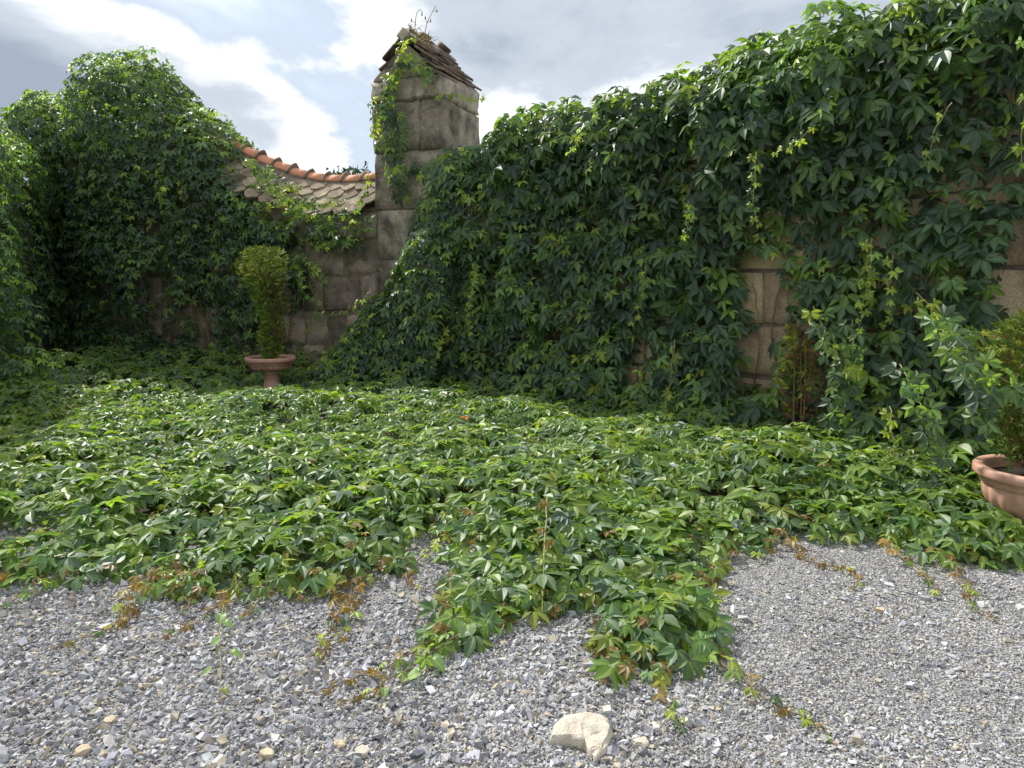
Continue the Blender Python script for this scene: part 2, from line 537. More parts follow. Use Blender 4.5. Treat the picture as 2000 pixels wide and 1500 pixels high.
def build_walls():
    rub = eroded_blocks(M["rubble"], 7, 0.10, 0.055, 1, 0.035)
    och = eroded_blocks(M["ochre"], 5, 0.06, 0.02, 2, 0.02)
    # far wall between the two pillars
    w = thing("far_wall", (*(FW0 + A2 * 3.4), 0), "low rubble stone wall with tiled coping between bare pillar and overgrown pillar", "wall")
    lay_stones(w, FW0, A2, FWN, 1.1, 5.9, lambda u: eave_z(u) - 0.02, rub, 0.48, 0.62, 0.3, 5)
    me = prism_strip("mortar_core", M["mortar"], FW0, A2, FWN, np.linspace(1.08, 6.0, 24),
                     lambda u: [(-0.03, -0.1), (-0.03, eave_z(u) + 0.02), (-0.42, ridge_z(u) - 0.10), (-0.8, eave_z(u) + 0.02), (-0.8, -0.1)])
    place("mortar_core", me, w, Matrix())
    # coping: pointed flat tiles in four courses
    tile_meshes = []
    for k in range(4):
        r = np.random.default_rng(40 + k)
        o2 = [(-0.13, 0.0), (0.13, 0.0), (0.128, -0.25), (0.04 + r.normal(0, 0.02), -0.335 + r.normal(0, 0.012)), (-0.05 + r.normal(0, 0.02), -0.33 + r.normal(0, 0.012)), (-0.128, -0.24)]
        V = [(x, y, z + 0.03 * (0.5 - abs(y) * 1.5) * 0) for z in (0, 0.024) for x, y in o2]
        n = len(o2)
        F = [tuple(range(n, 2 * n)), tuple(range(n - 1, -1, -1))] + [(i, (i + 1) % n, n + (i + 1) % n, n + i) for i in range(n)]
        me = bpy.data.meshes.new("roof_tile"); me.from_pydata(V, [], F); me.materials.append(M["tile"]); tile_meshes.append(me)
    r = np.random.default_rng(9)
    up = Vector((0, 0, 1)); slope_len = math.hypot(0.55, 0.5)
    for c in range(4):
        t = 1.22 + 0.13 * (c % 2)
        while t < 4.7:
            tan_z = (ridge_z(t + 0.1) - ridge_z(t - 0.1)) / 0.2
            xd = Vector((-A2[0], -A2[1], -tan_z)).normalized()
            sd = Vector((-FWN[0] * 0.55, -FWN[1] * 0.55, 0.50)).normalized()          # up the slope
            zn = xd.cross(sd).normalized()
            if zn.z < 0: zn = -zn
            sd = (sd - xd * 0.35 * sd.dot(xd)).normalized()
            yd = zn.cross(xd)
            frac = 1 - (c + 0.1) / 4.0                                           # course c runs down from the ridge
            head = (0.36 - 0.0) - 0.165 * c                                   # distance up-slope from the eave line
            off, z = 0.10 - (0.55 * (4 - c) / 4.2) + 0.0, eave_z(t) - 0.03 + (0.52 * (4 - c) / 4.2)
            q = FW0 + A2 * t + FWN * off
            m = Matrix((xd, yd, zn)).transposed().to_4x4()
            m = Matrix.Translation((q[0], q[1], z + 0.045 + r.normal(0, 0.006))) @ m @ Matrix.Rotation(r.normal(0, 0.05), 4, 'Z') @ Matrix.Rotation(-0.075 + r.normal(0, 0.02), 4, 'X')
            place("roof_tile", tile_meshes[r.integers(4)], w, m)
            t += 0.268
    # back slope of the coping as one slab, mortar bed under the ridge tiles
    place("back_slope", prism_strip("back_slope", M["tile"], FW0, A2, FWN, np.linspace(1.1, 5.9, 20),
          lambda u: [(-0.44, ridge_z(u) - 0.04), (-0.44, ridge_z(u) - 0.085), (-0.92, eave_z(u) - 0.02), (-0.92, eave_z(u) + 0.03)]), w, Matrix())
    place("ridge_bed", prism_strip("ridge_bed", M["mortar"], FW0, A2, FWN, np.linspace(1.1, 5.9, 30),
          lambda u: [(-0.27, ridge_z(u) - 0.13), (-0.29, ridge_z(u) - 0.045), (-0.42, ridge_z(u) + 0.02), (-0.55, ridge_z(u) - 0.045), (-0.57, ridge_z(u) - 0.13)]), w, Matrix())
    # barrel ridge tiles with a raised collar at one end (local x along the ridge)
    def barrel(prof, name, mat):
        bm = bmesh.new(); rings = []
        for x, rad, pk_ in prof:
            ring = []
            for j in range(13):
                an = math.pi * (j / 12.0)
                ring.append(bm.verts.new((x, -math.cos(an) * rad * 1.12, math.sin(an) * rad * (1 + pk_ * max(0, math.sin(an)) ** 8))))
            rings.append(ring)
        for ra, rb in zip(rings, rings[1:] + rings[:1]):
            for j in range(12): bm.faces.new((ra[j], ra[j + 1], rb[j + 1], rb[j]))
        for j in (0, 12): bm.faces.new([rr[j] for rr in rings])
        bmesh.ops.recalc_face_normals(bm, faces=bm.faces)
        me_ = bpy.data.meshes.new(name); bm.to_mesh(me_); bm.free(); me_.materials.append(mat); me_.shade_smooth()
        return me_
    me = barrel([(-0.19, 0.104, 0.02), (0.0, 0.110, 0.02), (0.165, 0.114, 0.02), (0.165, 0.09, 0), (-0.19, 0.085, 0)], "ridge_tile", M["ridge"])
    collar = barrel([(0.140, 0.118, 0.05), (0.150, 0.130, 0.16), (0.180, 0.134, 0.30), (0.192, 0.126, 0.28), (0.192, 0.095, 0), (0.140, 0.095, 0)], "collar", M["tile"])
    t = 1.24
    while t < 5.6:
        ds = 0.345 / math.hypot(1, (ridge_z(t + 0.2) - ridge_z(t - 0.1)) / 0.3)
        tc_ = t + ds / 2; tan_z = (ridge_z(tc_ + 0.15) - ridge_z(tc_ - 0.15)) / 0.3
        xd = Vector((-A2[0], -A2[1], -tan_z)).normalized(); yd = up.cross(xd).normalized(); zn = xd.cross(yd)
        q = FW0 + A2 * tc_ + FWN * (-0.42)
        m = Matrix.Translation((q[0], q[1], ridge_z(tc_) - 0.035 + r.normal(0, 0.004))) @ Matrix((xd, yd, zn)).transposed().to_4x4() @ Matrix.Rotation(r.normal(0, 0.02), 4, 'Z')
        link("collar", collar, place("ridge_tile", me, w, m))
        t += ds
    # overgrown pillar at the left end of the far wall
    p = thing("overgrown_pillar", (*(FW0 + A2 * 6.45), 0), "square stone pillar at the far left, almost buried in creeper", "pillar")
    for face_p, face_d, face_n, ua, ub in ((FW0 + FWN * 0.08, A2, FWN, 5.9, 7.0), (FW0 + A2 * 5.9, B2, -A2, 0.02, 1.0)):
        lay_stones(p, face_p, face_d, face_n, ua, ub, lambda u: 3.85, block_meshes(M["pillar"], 3, 0.05, 0.02, 8), 0.6, 0.55, 0.25, 18, 0.008)
    place("mortar_core", box_mesh("mortar_core", M["mortar"], (0, 0, -0.1), (1, 1, 3.8)), p,
          frame_matrix((*(FW0 + A2 * 6.95 + B2 * 0.02), 0), -A2, (1, 0.95, 1)))
    place("return_core", box_mesh("return_core", M["mortar"], (0, 0, -0.1), (1.9, 0.6, 3.9)), p,
          frame_matrix((*(FW0 + A2 * 9.0 + B2 * 0.1), 0), -A2, (1, 1, 1)))
    # right wall
    w = thing("right_wall", (*(RW0 + R2 * 3), 0), "tall ochre stone wall on the right, showing only through gaps in the creeper", "wall")
    lay_stones(w, RW0, R2, RN, 0.2, 8.6, rw_top, och, 0.5, 0.8, 0.3, 31, 0.006)
    place("mortar_core", prism_strip("mortar_core", M["mortar"], RW0, R2, RN, np.linspace(0.15, 8.7, 18),
          lambda u: [(-0.02, -0.1), (-0.02, rw_top(u)), (-0.35, rw_top(u) + 0.2), (-0.65, rw_top(u)), (-0.65, -0.1)]), w, Matrix())
    # left wall
    w = thing("left_wall", (*(LW0 + L2 * 3), 0), "tall stone wall along the left side, hidden in deep shade behind creeper", "wall")
    lay_stones(w, LW0, L2, LN, -1.2, 8.0, lambda u: 3.15, rub, 0.5, 0.7, 0.3, 52)
    place("mortar_core", prism_strip("mortar_core", M["mortar"], LW0, L2, LN, np.linspace(-1.4, 8.1, 8),
          lambda u: [(-0.03, -0.1), (-0.03, 3.12), (-0.35, 3.3), (-0.65, 3.12), (-0.65, -0.1)]), w, Matrix())


def build_pillar():
    W, D = 1.07, 1.10
    p = thing("gate_pillar", (*(FR + A2 * W / 2 + B2 * D / 2), 0), "bare weathered sandstone pillar with a gabled tile cap and dry weeds on top", "pillar")
    ms = eroded_blocks(M["pillar"], 7, 0.08, 0.016, 12, 0.016)
    zs = [0, 0.55, 1.15, 1.80, 2.50, 3.26, 3.90, 4.20]
    splits_x = [[0.55], [0.4], [0.62], [0.35], [0.6], [0.30, 0.78], [0.36]]
    r = np.random.default_rng(3)
    for i in range(len(zs) - 1):
        xs = [0] + splits_x[i] + [1]; ds = [0, 0.5 + r.normal(0, 0.1), 1]
        grow = 0.035 if i == 6 else (0.02 if i == 5 else 0.0)
        for a, b in zip(xs[:-1], xs[1:]):
            for c, d in zip(ds[:-1], ds[1:]):
                jx, jy = r.normal(0, 0.007, 2)
                q = FR + A2 * ((a + b) / 2 * W + jx) + B2 * ((c + d) / 2 * D + jy)
                sz = ((b - a) * W + 0.012 + grow, (d - c) * D + 0.012 + grow, zs[i + 1] - zs[i] + 0.006)
                m = frame_matrix((q[0], q[1], (zs[i] + zs[i + 1]) / 2), -A2, sz) @ Matrix.Rotation(math.pi * r.integers(2), 4, 'Z') @ Matrix.Rotation(r.normal(0, 0.01), 4, 'Y')
                place("stone", ms[r.integers(6)], p, m)
    place("mortar_core", box_mesh("mortar_core", M["mortar"], (-0.5, -0.5, 0), (0.5, 0.5, 1)), p,
          frame_matrix((*(FR + A2 * W / 2 + B2 * D / 2), 0.0), -A2, (W - 0.05, D - 0.05, 4.25)))
    # gable stones (triangular prisms) carrying the tiles
    base = Matrix.Translation((*(FR + A2 * W / 2), 4.19)) @ frame_matrix((0, 0, 0), -A2, (1, 1, 1))   # local x right, y back
    hw, rise = W / 2, 0.45
    for y0, y1 in ((0.0, 0.5), (0.515, 1.1)):
        bm = bmesh.new(); vs_ = []
        for y in (y0, y1):
            vs_.append([bm.verts.new((x + r.normal(0, 0.012), y, z + r.normal(0, 0.008))) for x, z in ((-hw, 0), (hw, 0), (hw * 0.98, 0.05), (0.03, rise), (-0.05, rise), (-hw * 0.98, 0.05))])
        n = 6
        bm.faces.new(vs_[0]); bm.faces.new(vs_[1][::-1])
        for j in range(n): bm.faces.new((vs_[0][j], vs_[0][(j + 1) % n], vs_[1][(j + 1) % n], vs_[1][j]))
        bmesh.ops.recalc_face_normals(bm, faces=bm.faces)
        bmesh.ops.bevel(bm, geom=list(bm.edges), offset=0.02, segments=1, affect='EDGES')
        me = bpy.data.meshes.new("gable_stone"); bm.to_mesh(me); bm.free(); me.materials.append(M["pillar"])
        place("gable_stone", me, p, base)
    tm = block_meshes(M["cap_tile"], 5, 0.05, 0.03, 77)
    ang = math.atan2(rise - 0.02, hw)
    for side in (1, -1):
        for layer in range(6):
            y = -0.04 + (0.06 if layer % 2 else 0) + r.normal(0, 0.025)
            while y < D - 0.05:
                wd = r.uniform(0.22, 0.32)
                s_mid = (0.55 if side > 0 else 0.455) - layer * 0.086                                 # distance down the slope from the ridge
                m = base @ Matrix.Translation((0, 0, rise + 0.04)) @ Matrix.Rotation(side * ang, 4, 'Y') @ \
                    Matrix.Translation((side * (s_mid - 0.05 + r.normal(0, 0.015)), y + wd / 2, 0.0 + 0.019 * layer + r.normal(0, 0.005))) @ \
                    Matrix.Rotation(-side * 0.07 + r.normal(0, 0.02), 4, 'Y') @ Matrix.Rotation(r.normal(0, 0.10), 4, 'Z') @ Matrix.Rotation(r.normal(0, 0.04), 4, 'X') @ Matrix.Diagonal((0.30 * r.uniform(0.8, 1.15), wd - 0.01, 0.03 * r.uniform(0.8, 1.4), 1))
                place("roof_tile", tm[r.integers(5)], p, m)
                y += wd
    for y, rr in ((0.0, 0.11), (0.32, 0.10), (0.66, 0.10), (0.95, 0.09)):
        m = base @ Matrix.Translation((0.02 + r.normal(0, 0.02), y + 0.08, rise + 0.10)) @ Matrix.Rotation(0.78, 4, 'Y') @ Matrix.Rotation(r.normal(0, 0.08), 4, 'Z') @ Matrix.Diagonal((rr * 1.35, 0.34, rr * 1.35, 1))
        place("ridge_stone", ms[r.integers(6)], p, m)


build_walls()
build_pillar()


# ------------------------------------------------------------------ creeper leaves
def palmate(seed, stations, widths):
    """five drooping, folded leaflets round the end of the stalk; tip along +y, upper side +z, middle leaflet length 1"""
    r = np.random.default_rng(seed)
    V, T, Bl = [], [], []
    fold = r.uniform(0.15, 0.5); cup = r.uniform(0.15, 0.45)
    for ang, ln in ((0, 1.0), (50, 0.95), (-50, 0.95), (108, 0.72), (-108, 0.72)):
        a = math.radians(ang + r.normal(0, 6)); l = ln * r.uniform(0.88, 1.1)
        droop = r.uniform(0.15, 0.5); tilt = cup + r.normal(0, 0.12); roll = r.normal(0, 0.22); bend = r.normal(0, 0.07)
        ca, sa = math.cos(a), math.sin(a)

        def put(x, s):
            yy = 0.06 + s * l * math.cos(tilt * 0.5)
            zz = -s * l * math.sin(tilt) * 0.75 - droop * s * s * l * 0.55 + abs(x) * fold + x * roll
            xx = x + bend * s * s * l
            V.append((xx * ca + yy * sa, -xx * sa + yy * ca, zz))
            return len(V) - 1
        n = len(stations)
        for sgn in (1, -1):
            mid = []; edge = []
            for i, (s, w) in enumerate(zip(stations, widths)):
                mid.append(put(0.0, s)); Bl.append((0.0, s, 0))
                if 0 < i < n - 1:
                    edge.append(put(sgn * w * l * 1.0, s - 0.03)); Bl.append((w, s, 0))
                else: edge.append(None)
            for i in range(n - 1):
                q = [mid[i], mid[i + 1], edge[i + 1], edge[i]]
                q = [v for v in q if v is not None]
                if sgn > 0: q = q[::-1]
                T.append(tuple(q[:3]))
                if len(q) == 4: T.append((q[0], q[2], q[3]))
    V, T = np.array(V), np.array(T)
    # make sure the winding faces +z on average
    nz = np.cross(V[T[:, 1]] - V[T[:, 0]], V[T[:, 2]] - V[T[:, 0]])[:, 2]
    T[nz < 0] = T[nz < 0][:, ::-1]
    return V, T, np.array(Bl)


FULL = ([0, 0.14, 0.32, 0.52, 0.72, 0.88, 1.0], [0, 0.075, 0.19, 0.235, 0.18, 0.07, 0])
LOWP = ([0, 0.22, 0.5, 0.8, 1.0], [0, 0.13, 0.235, 0.13, 0])
HI = [palmate(100 + i, *FULL) for i in range(8)]
LO = [palmate(100 + i, *LOWP) for i in range(8)]
LEAF_ME = [tri_mesh("leaf", v, t, M["leaf_one"], None, b) for v, t, b in HI]

DARK, MID, FRESH, YOUNG, BRONZE = (np.array(c) for c in ((0.050, 0.088, 0.058), (0.078, 0.142, 0.058), (0.145, 0.235, 0.050), (0.25, 0.32, 0.055), (0.175, 0.115, 0.035)))


def tints(n, w):
    """random leaf colours; w = weights of dark, mid, fresh, young, bronze"""
    pal = np.stack([DARK, MID, FRESH, YOUNG, BRONZE])
    w = np.asarray(w, float)
    if w.ndim == 1: w = np.tile(w, (n, 1))
    w = w / w.sum(1, keepdims=True)
    k = (np.cumsum(w, 1) < rng.random(n)[:, None]).sum(1).clip(0, 4)
    k2 = np.clip(k + rng.integers(-1, 2, n), 0, np.where(k == 4, 4, 3)); f = rng.random(n)[:, None] * 0.5
    c = pal[k] * (1 - f) + pal[k2] * f
    return c * np.exp(rng.normal(0, 0.22, (n, 1)))


class Leaves:
    def __init__(s): s.P, s.T, s.N, s.S, s.C, s.L = [], [], [], [], [], []

    def add(s, P, T, N, S, C, layer=0):
        s.P.append(P); s.T.append(T); s.N.append(N); s.S.append(S); s.C.append(C); s.L.append(np.full(len(P), layer))

    def cat(s):
        s.P, s.T, s.N, s.S, s.C, s.L = (np.concatenate(a) for a in (s.P, s.T, s.N, s.S, s.C, s.L))
        z = unit(s.N); y = unit(s.T - z * (s.T * z).sum(1, keepdims=True)); x = np.cross(y, z)
        s.R = np.stack([x, y, z], -1); s.K = rng.integers(0, 8, len(s.P))


def wall_leaves(lv, p0, d, nrm, u0, u1, H, sec, dens, mask, seed, weights, size=(0.085, 0.13), amp=0.14, bulge=None, layers=(0.0, 0.13), sag=1.0):
    """scatter leaves over the bulging skin of a creeper that hangs on a wall; sec = rows of (out, z as part of H, z in metres)"""
    sec = np.array(sec, float)
    seg = np.hypot(np.diff(sec[:, 0]), np.diff(sec[:, 1] * 3.4 + sec[:, 2])); arc = np.concatenate([[0], np.cumsum(seg)]); F = arc / arc[-1]

    def pos(u, f, dep):
        off = np.interp(f, F, sec[:, 0]); h = H(u)
        z = np.interp(f, F, sec[:, 1]) * h + np.interp(f, F, sec[:, 2])
        e = 0.02
        do = np.interp(f + e, F, sec[:, 0]) - np.interp(f - e, F, sec[:, 0])
        dz = (np.interp(f + e, F, sec[:, 1]) - np.interp(f - e, F, sec[:, 1])) * h + np.interp(f + e, F, sec[:, 2]) - np.interp(f - e, F, sec[:, 2])
        l = np.hypot(do, dz) + 1e-6; no, nz = dz / l, -do / l
        a = f * arc[-1]
        disp = amp * fbm(u * 1.5 + seed, a * 1.2, 0, seed, 3) + 0.6 * amp * fbm(u * 3.1 + 9, a * 0.55, 0, seed + 3, 2) + 0.35 * amp * vnoise(u * 5, a * 4, 0, seed + 5) - dep
        if bulge is not None: disp = disp + bulge(u, z)
        o = off + no * disp; z = z + nz * disp
        return np.stack([p0[0] + d[0] * u + nrm[0] * o, p0[1] + d[1] * u + nrm[1] * o, z], -1)
    for li, dep in enumerate(layers):
        n = int((u1 - u0) * arc[-1] * dens * (1.0 if li == 0 else 0.6))
        nu = max(1, int(math.sqrt(n * (u1 - u0) / arc[-1]))); nf = max(1, n // nu)
        gu, gf = np.meshgrid(np.arange(nu), np.arange(nf)); n = gu.size
        u = u0 + (u1 - u0) * (gu.ravel() + rng.random(n)) / nu; f = (gf.ravel() + rng.random(n)) / nf
        P = pos(u, f, dep + 0.05 * np.abs(rng.normal(0, 1, n)) * (1 if li else 0.6) - (0.05 * rng.random(n) if li == 0 else 0))
        keep = (rng.random(n) < mask(u, P[:, 2], f)) & (P[:, 2] > 0.03)
        u, f, P = u[keep], f[keep], P[keep]; n = len(u); e = 0.05
        tu = pos(u + e, f, dep) - pos(u - e, f, dep); tf = pos(u, f + 0.012, dep) - pos(u, f - 0.012, dep)
        Nn = unit(np.cross(tu, tf)); out3 = np.array([nrm[0], nrm[1], 0.0])
        flip = ((Nn @ out3) + Nn[:, 2] * 0.8) < 0; Nn[flip] *= -1
        up = np.array([0, 0, 1.0])
        N = unit(Nn * 0.8 + up * 0.5 + rng.normal(0, 0.27, (n, 3)))
        T = unit(-up * sag + Nn * 0.45 + rng.normal(0, 0.36, (n, 3)) + np.where(Nn[:, 2:3] > 0.7, out3 * 0.8, 0))
        S = rng.uniform(size[0], size[1], n) * np.where(rng.random(n) < 0.12, 0.65, 1)
        w = weights(u, P[:, 2], Nn) if callable(weights) else weights
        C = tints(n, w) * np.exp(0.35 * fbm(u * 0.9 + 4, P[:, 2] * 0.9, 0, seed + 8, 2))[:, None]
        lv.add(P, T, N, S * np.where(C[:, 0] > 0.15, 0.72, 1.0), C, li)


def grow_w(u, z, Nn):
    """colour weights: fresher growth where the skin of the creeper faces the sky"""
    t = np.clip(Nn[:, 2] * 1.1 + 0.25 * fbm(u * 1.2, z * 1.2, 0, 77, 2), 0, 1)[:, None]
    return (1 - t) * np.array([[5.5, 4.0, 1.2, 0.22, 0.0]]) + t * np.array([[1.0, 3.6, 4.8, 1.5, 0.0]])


right_vine, far_vine, left_vine, mat_vine = Leaves(), Leaves(), Leaves(), Leaves()

# right wall
RW_H = lambda u: np.interp(u, [0, 0.7, 1.25, 2.0, 2.7, 3.3, 3.85, 4.35, 4.8, 5.1, 6.5, 8.5], [3.15, 3.22, 3.33, 3.40, 3.49, 3.53, 3.66, 3.68, 3.68, 3.72, 3.9, 4.5])
SEC_R = [(0.85, 0, 0.02), (0.55, 0, 0.30), (0.34, 0.28, 0), (0.26, 0.52, 0), (0.36, 0.74, 0), (0.47, 0.88, 0), (0.34, 0.97, 0), (0.0, 1.0, 0.0), (-0.35, 1.0, 0.02), (-0.7, 1.0, -0.15), (-0.85, 1.0, -0.7)]


def soft(v): return np.clip(v, 0, 1)


def mask_r(u, z, f):
    w1 = fbm(u * 3, z * 3, 0, 61, 2) * 0.10
    gap = soft((0.21 - np.abs(u - 4.36 - 0.06 * (1.2 - z) + w1)) * 25) * soft((z - 0.35) * 8) * soft((1.85 - z) * 8)
    gap = np.maximum(gap, soft((0.13 - np.abs(u - 2.97 + w1)) * 30) * soft((z - 0.3) * 8) * soft((0.95 - z) * 8))
    gap = np.maximum(gap, soft((u - 6.22 + 1.2 * w1) * 20) * soft((7.2 - u) * 9) * soft((z - 1.1) * 9) * soft((2.05 - z) * 7))
    th = soft(1.0 + 2.2 * fbm(u * 1.9 + 3, z * 1.3, 0, 91, 3) + 0.6 * (np.abs(z - 1.4) / 1.6) + 0.35 * (u > 4.8))
    return (1 - gap) * (0.35 + 0.65 * th) * np.where(f > 0.86, 0.6, 1.0)


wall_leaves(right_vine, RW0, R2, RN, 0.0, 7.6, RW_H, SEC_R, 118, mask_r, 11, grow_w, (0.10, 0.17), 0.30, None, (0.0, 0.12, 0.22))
# where it spills round the foot of the bare pillar
E_H = lambda u: np.interp(u, [-0.35, 0.0, 0.25, 0.45, 0.62, 0.9, 1.2, 1.6, 2.0], [3.05, 2.95, 2.6, 2.2, 1.75, 1.45, 1.15, 0.7, 0.35])
wall_leaves(right_vine, FR, A2, -B2, -0.45, 1.95, E_H, [(1.45, 0, 0.02), (1.1, 0.12, 0.05), (0.75, 0.45, 0), (0.38, 0.8, 0), (0.14, 1.0, 0), (0.03, 1.0, 0.06)],
            160, lambda u, z, f: np.where(f > 0.75, 0.7, 0.97), 23, grow_w, (0.08, 0.13), 0.18)

# far wall with the overgrown pillar
B_H = lambda u: np.interp(u, [1.1, 2.4, 3.3, 3.65, 3.9, 4.25, 4.6, 4.85, 5.15, 5.45, 5.75, 6.4, 7.0, 7.25, 7.6, 8.6], [2.38, 2.42, 2.62, 3.15, 3.6, 3.8, 3.98, 4.2, 4.5, 4.78, 4.92, 4.95, 4.86, 4.78, 4.72, 4.75])
SEC_B = [(0.40, 0, 0.02), (0.22, 0, 0.4), (0.18, 0.45, 0), (0.26, 0.75, 0), (0.38, 0.87, 0), (0.30, 0.965, 0), (0.0, 1.0, 0.02), (-0.45, 1.0, 0.04), (-0.85, 1.0, -0.2), (-1.0, 1.0, -0.8)]


def mask_b(u, z, f):
    w1 = fbm(u * 2.5, z * 2.5, 0, 71, 2)
    m = np.where(u > 3.75, 1.0, np.where(f > 0.70, 0.0, soft((u - 2.35 + 0.35 * w1) * 3)))
    m = np.where((u < 2.45) & (z > 2.0) & (f < 0.7), np.maximum(m, 0.35 * soft(0.5 + 2 * w1)), m)
    m = np.where((u <= 3.75) & (z < 0.75 + 0.3 * w1), m * 0.25, m)
    m = np.where((u < 3.0) & (z < 1.05), m * 0.4, m)
    gap = soft((0.30 - np.abs(u - 4.45 + 0.2 * w1)) * 9) * soft((1.25 - z) * 4) + soft((0.22 - np.abs(u - 5.35 + 0.15 * w1)) * 9) * soft((1.9 - z) * 3)
    return m * (1 - soft(gap)) * soft(0.85 + 1.2 * w1 + 0.3 * (z > 1.5))


def bulge_b(u, z): return 0.24 * np.exp(-((u - 6.4) / 0.85) ** 4) + 0.12 * np.exp(-((u - 4.6) / 0.5) ** 2)


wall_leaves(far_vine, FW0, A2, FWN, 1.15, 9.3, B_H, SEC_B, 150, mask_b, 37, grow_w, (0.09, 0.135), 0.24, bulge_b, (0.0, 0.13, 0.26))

# left wall
L_H = lambda u: np.interp(u, [-0.6, 0.3, 1.2, 2.2, 3.2, 3.8, 4.3, 5.2, 7.5], [3.9, 3.8, 3.7, 3.6, 3.58, 3.58, 3.58, 3.5, 3.5])
SEC_L = [(0.55, 0, 0.02), (0.32, 0, 0.35), (0.26, 0.4, 0), (0.32, 0.7, 0), (0.42, 0.88, 0), (0.3, 0.97, 0), (0.0, 1.0, 0.02), (-0.45, 1.0, 0.04), (-0.8, 1.0, -0.2), (-0.9, 1.0, -0.8)]
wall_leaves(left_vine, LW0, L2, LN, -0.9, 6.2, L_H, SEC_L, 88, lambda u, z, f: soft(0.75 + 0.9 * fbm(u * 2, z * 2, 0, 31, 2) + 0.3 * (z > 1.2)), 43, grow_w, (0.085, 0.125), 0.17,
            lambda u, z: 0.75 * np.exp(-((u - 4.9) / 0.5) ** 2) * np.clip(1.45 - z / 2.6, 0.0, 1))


# mat of creeper over the ground
def mat_height(x, y, d):
    dw = dist_line(MAT_BACK[:-1], x, y)
    h = 0.045 + 0.19 * np.clip(d / 0.9, 0, 1) ** 0.7 + 0.17 * fbm(x * 1.15, y * 1.15, 0, 13, 3) * np.clip(d / 0.5, 0, 1)
    h = h + 0.22 * np.clip(1 - dw / 1.2, 0, 1) ** 2
    return h * (1 - 0.68 * np.exp(-((x + 3.15) ** 2 + (y - 9.0) ** 2) / 0.75 ** 2))


def build_mat_leaves():
    for li, dep in enumerate((0.0, 0.45)):
        n0 = int(130 * (295 if li == 0 else 130))
        x = rng.uniform(-7, 6, n0); y = rng.uniform(2.4, 12.4, n0)
        jag = 0.10
        xx, yy = x + jag * fbm(x * 3, y * 3, 0, 5, 2), y + jag * fbm(x * 3, y * 3, 0, 6, 2)
        ok = inside(MAT, xx, yy) & (rng.random(n0) < np.interp(y, [3, 5, 8, 10], [1.0, 0.72, 0.42, 0.36]))
        ok &= np.abs(x) < 0.76 * y + 0.6
        d = dist_line(MAT_FRONT, xx, yy)
        ok &= rng.random(n0) < np.clip(0.6 + d / 0.3, 0, 1)
        hole = np.hypot((x + 2.95) / 0.42, (y - 3.85) / 0.24) + 0.3 * fbm(x * 4, y * 4, 0, 8, 2)
        ok &= hole > 1
        thin = fbm(x * 2.2, y * 2.2, 0, 19, 3)
        ok &= rng.random(n0) < np.clip(1.25 + 1.5 * thin, 0.45, 1)
        x, y, d = x[ok], y[ok], d[ok]; n = len(x)
        h = mat_height(x, y, d) * (1 - dep) + rng.normal(0, 0.018, n)
        e = 0.05
        gx = (mat_height(x + e, y, d) - mat_height(x - e, y, d)) / (2 * e); gy = (mat_height(x, y + e, d) - mat_height(x, y - e, d)) / (2 * e)
        edge = np.clip(1 - d / 0.35, 0, 1)
        N = unit(np.stack([-gx, -gy - 0.35 * edge, np.ones(n)], -1) + rng.normal(0, 0.25, (n, 3)))
        a = rng.random(n) * 6.283
        T = unit(np.stack([np.cos(a), np.sin(a) - 0.55, -0.25 - 0.3 * edge], -1))
        S = (0.055 + 0.075 * rng.random(n) ** 0.8) * (1 - 0.2 * edge) * np.where(rng.random(n) < 0.1, 0.6, 1)
        e3 = edge[:, None] ** 1.5
        w = (1 - e3) * np.array([[0.8, 4.2, 4.6, 0.7, 0.05]]) + e3 * np.array([[0.6, 2.6, 2.4, 1.4, 3.6]])
        pale = np.clip(0.5 + 1.8 * fbm(x * 1.1, y * 1.1, 0, 29, 2), 0, 1)[:, None]
        w = w * (1 + pale * np.array([[-0.6, 0.0, 0.9, 1.2, 0.0]]))
        C = tints(n, w); C = C * np.exp(-0.4 * np.log(C[:, 1:2] / 0.17)) * np.where(C[:, :1] > C[:, 1:2], 0.75, 1.0)
        S = S * np.where(C[:, 0] > C[:, 1], 0.6, np.where(C[:, 0] > 0.18, 0.75, 1))
        mat_vine.add(np.stack([x, y, ground_z(x, y) + np.maximum(h, 0.035)], -1), T, N, S, C, li)


build_mat_leaves()


# ------------------------------------------------------------------ shoots (stems with their own leaves)
def catmull(pts, k=6):
    p = np.array(pts, float)
    if len(p) == 2: p = np.array([p[0], p[0] * 0.5 + p[1] * 0.5, p[1]])
    q = np.concatenate([[2 * p[0] - p[1]], p, [2 * p[-1] - p[-2]]]); out = []
    for i in range(1, len(q) - 2):
        for t in np.linspace(0, 1, k, endpoint=False):
            a, b, c, d = q[i - 1], q[i], q[i + 1], q[i + 2]
            out.append(0.5 * (2 * b + (c - a) * t + (2 * a - 5 * b + 4 * c - d) * t * t + (3 * b - a - 3 * c + d) * t ** 3))
    out.append(p[-1])
    return np.array(out)


def tube(path, r0, r1, sides=5):
    n = len(path); tan = unit(np.gradient(path, axis=0))
    ref = np.array([0.31, 0.17, 0.93]); a = unit(np.cross(tan, ref)); b = np.cross(tan, a)
    rad = np.linspace(r0, r1, n)[:, None]; V = []
    for j in range(sides):
        t = 2 * math.pi * j / sides
        V.append(path + rad * (a * math.cos(t) + b * math.sin(t)))
    V = np.stack(V, 1).reshape(-1, 3); T = []
    for i in range(n - 1):
        for j in range(sides):
            p, q = i * sides + j, i * sides + (j + 1) % sides
            T += [(p, q, q + sides), (p, q + sides, p + sides)]
    return V, np.array(T)


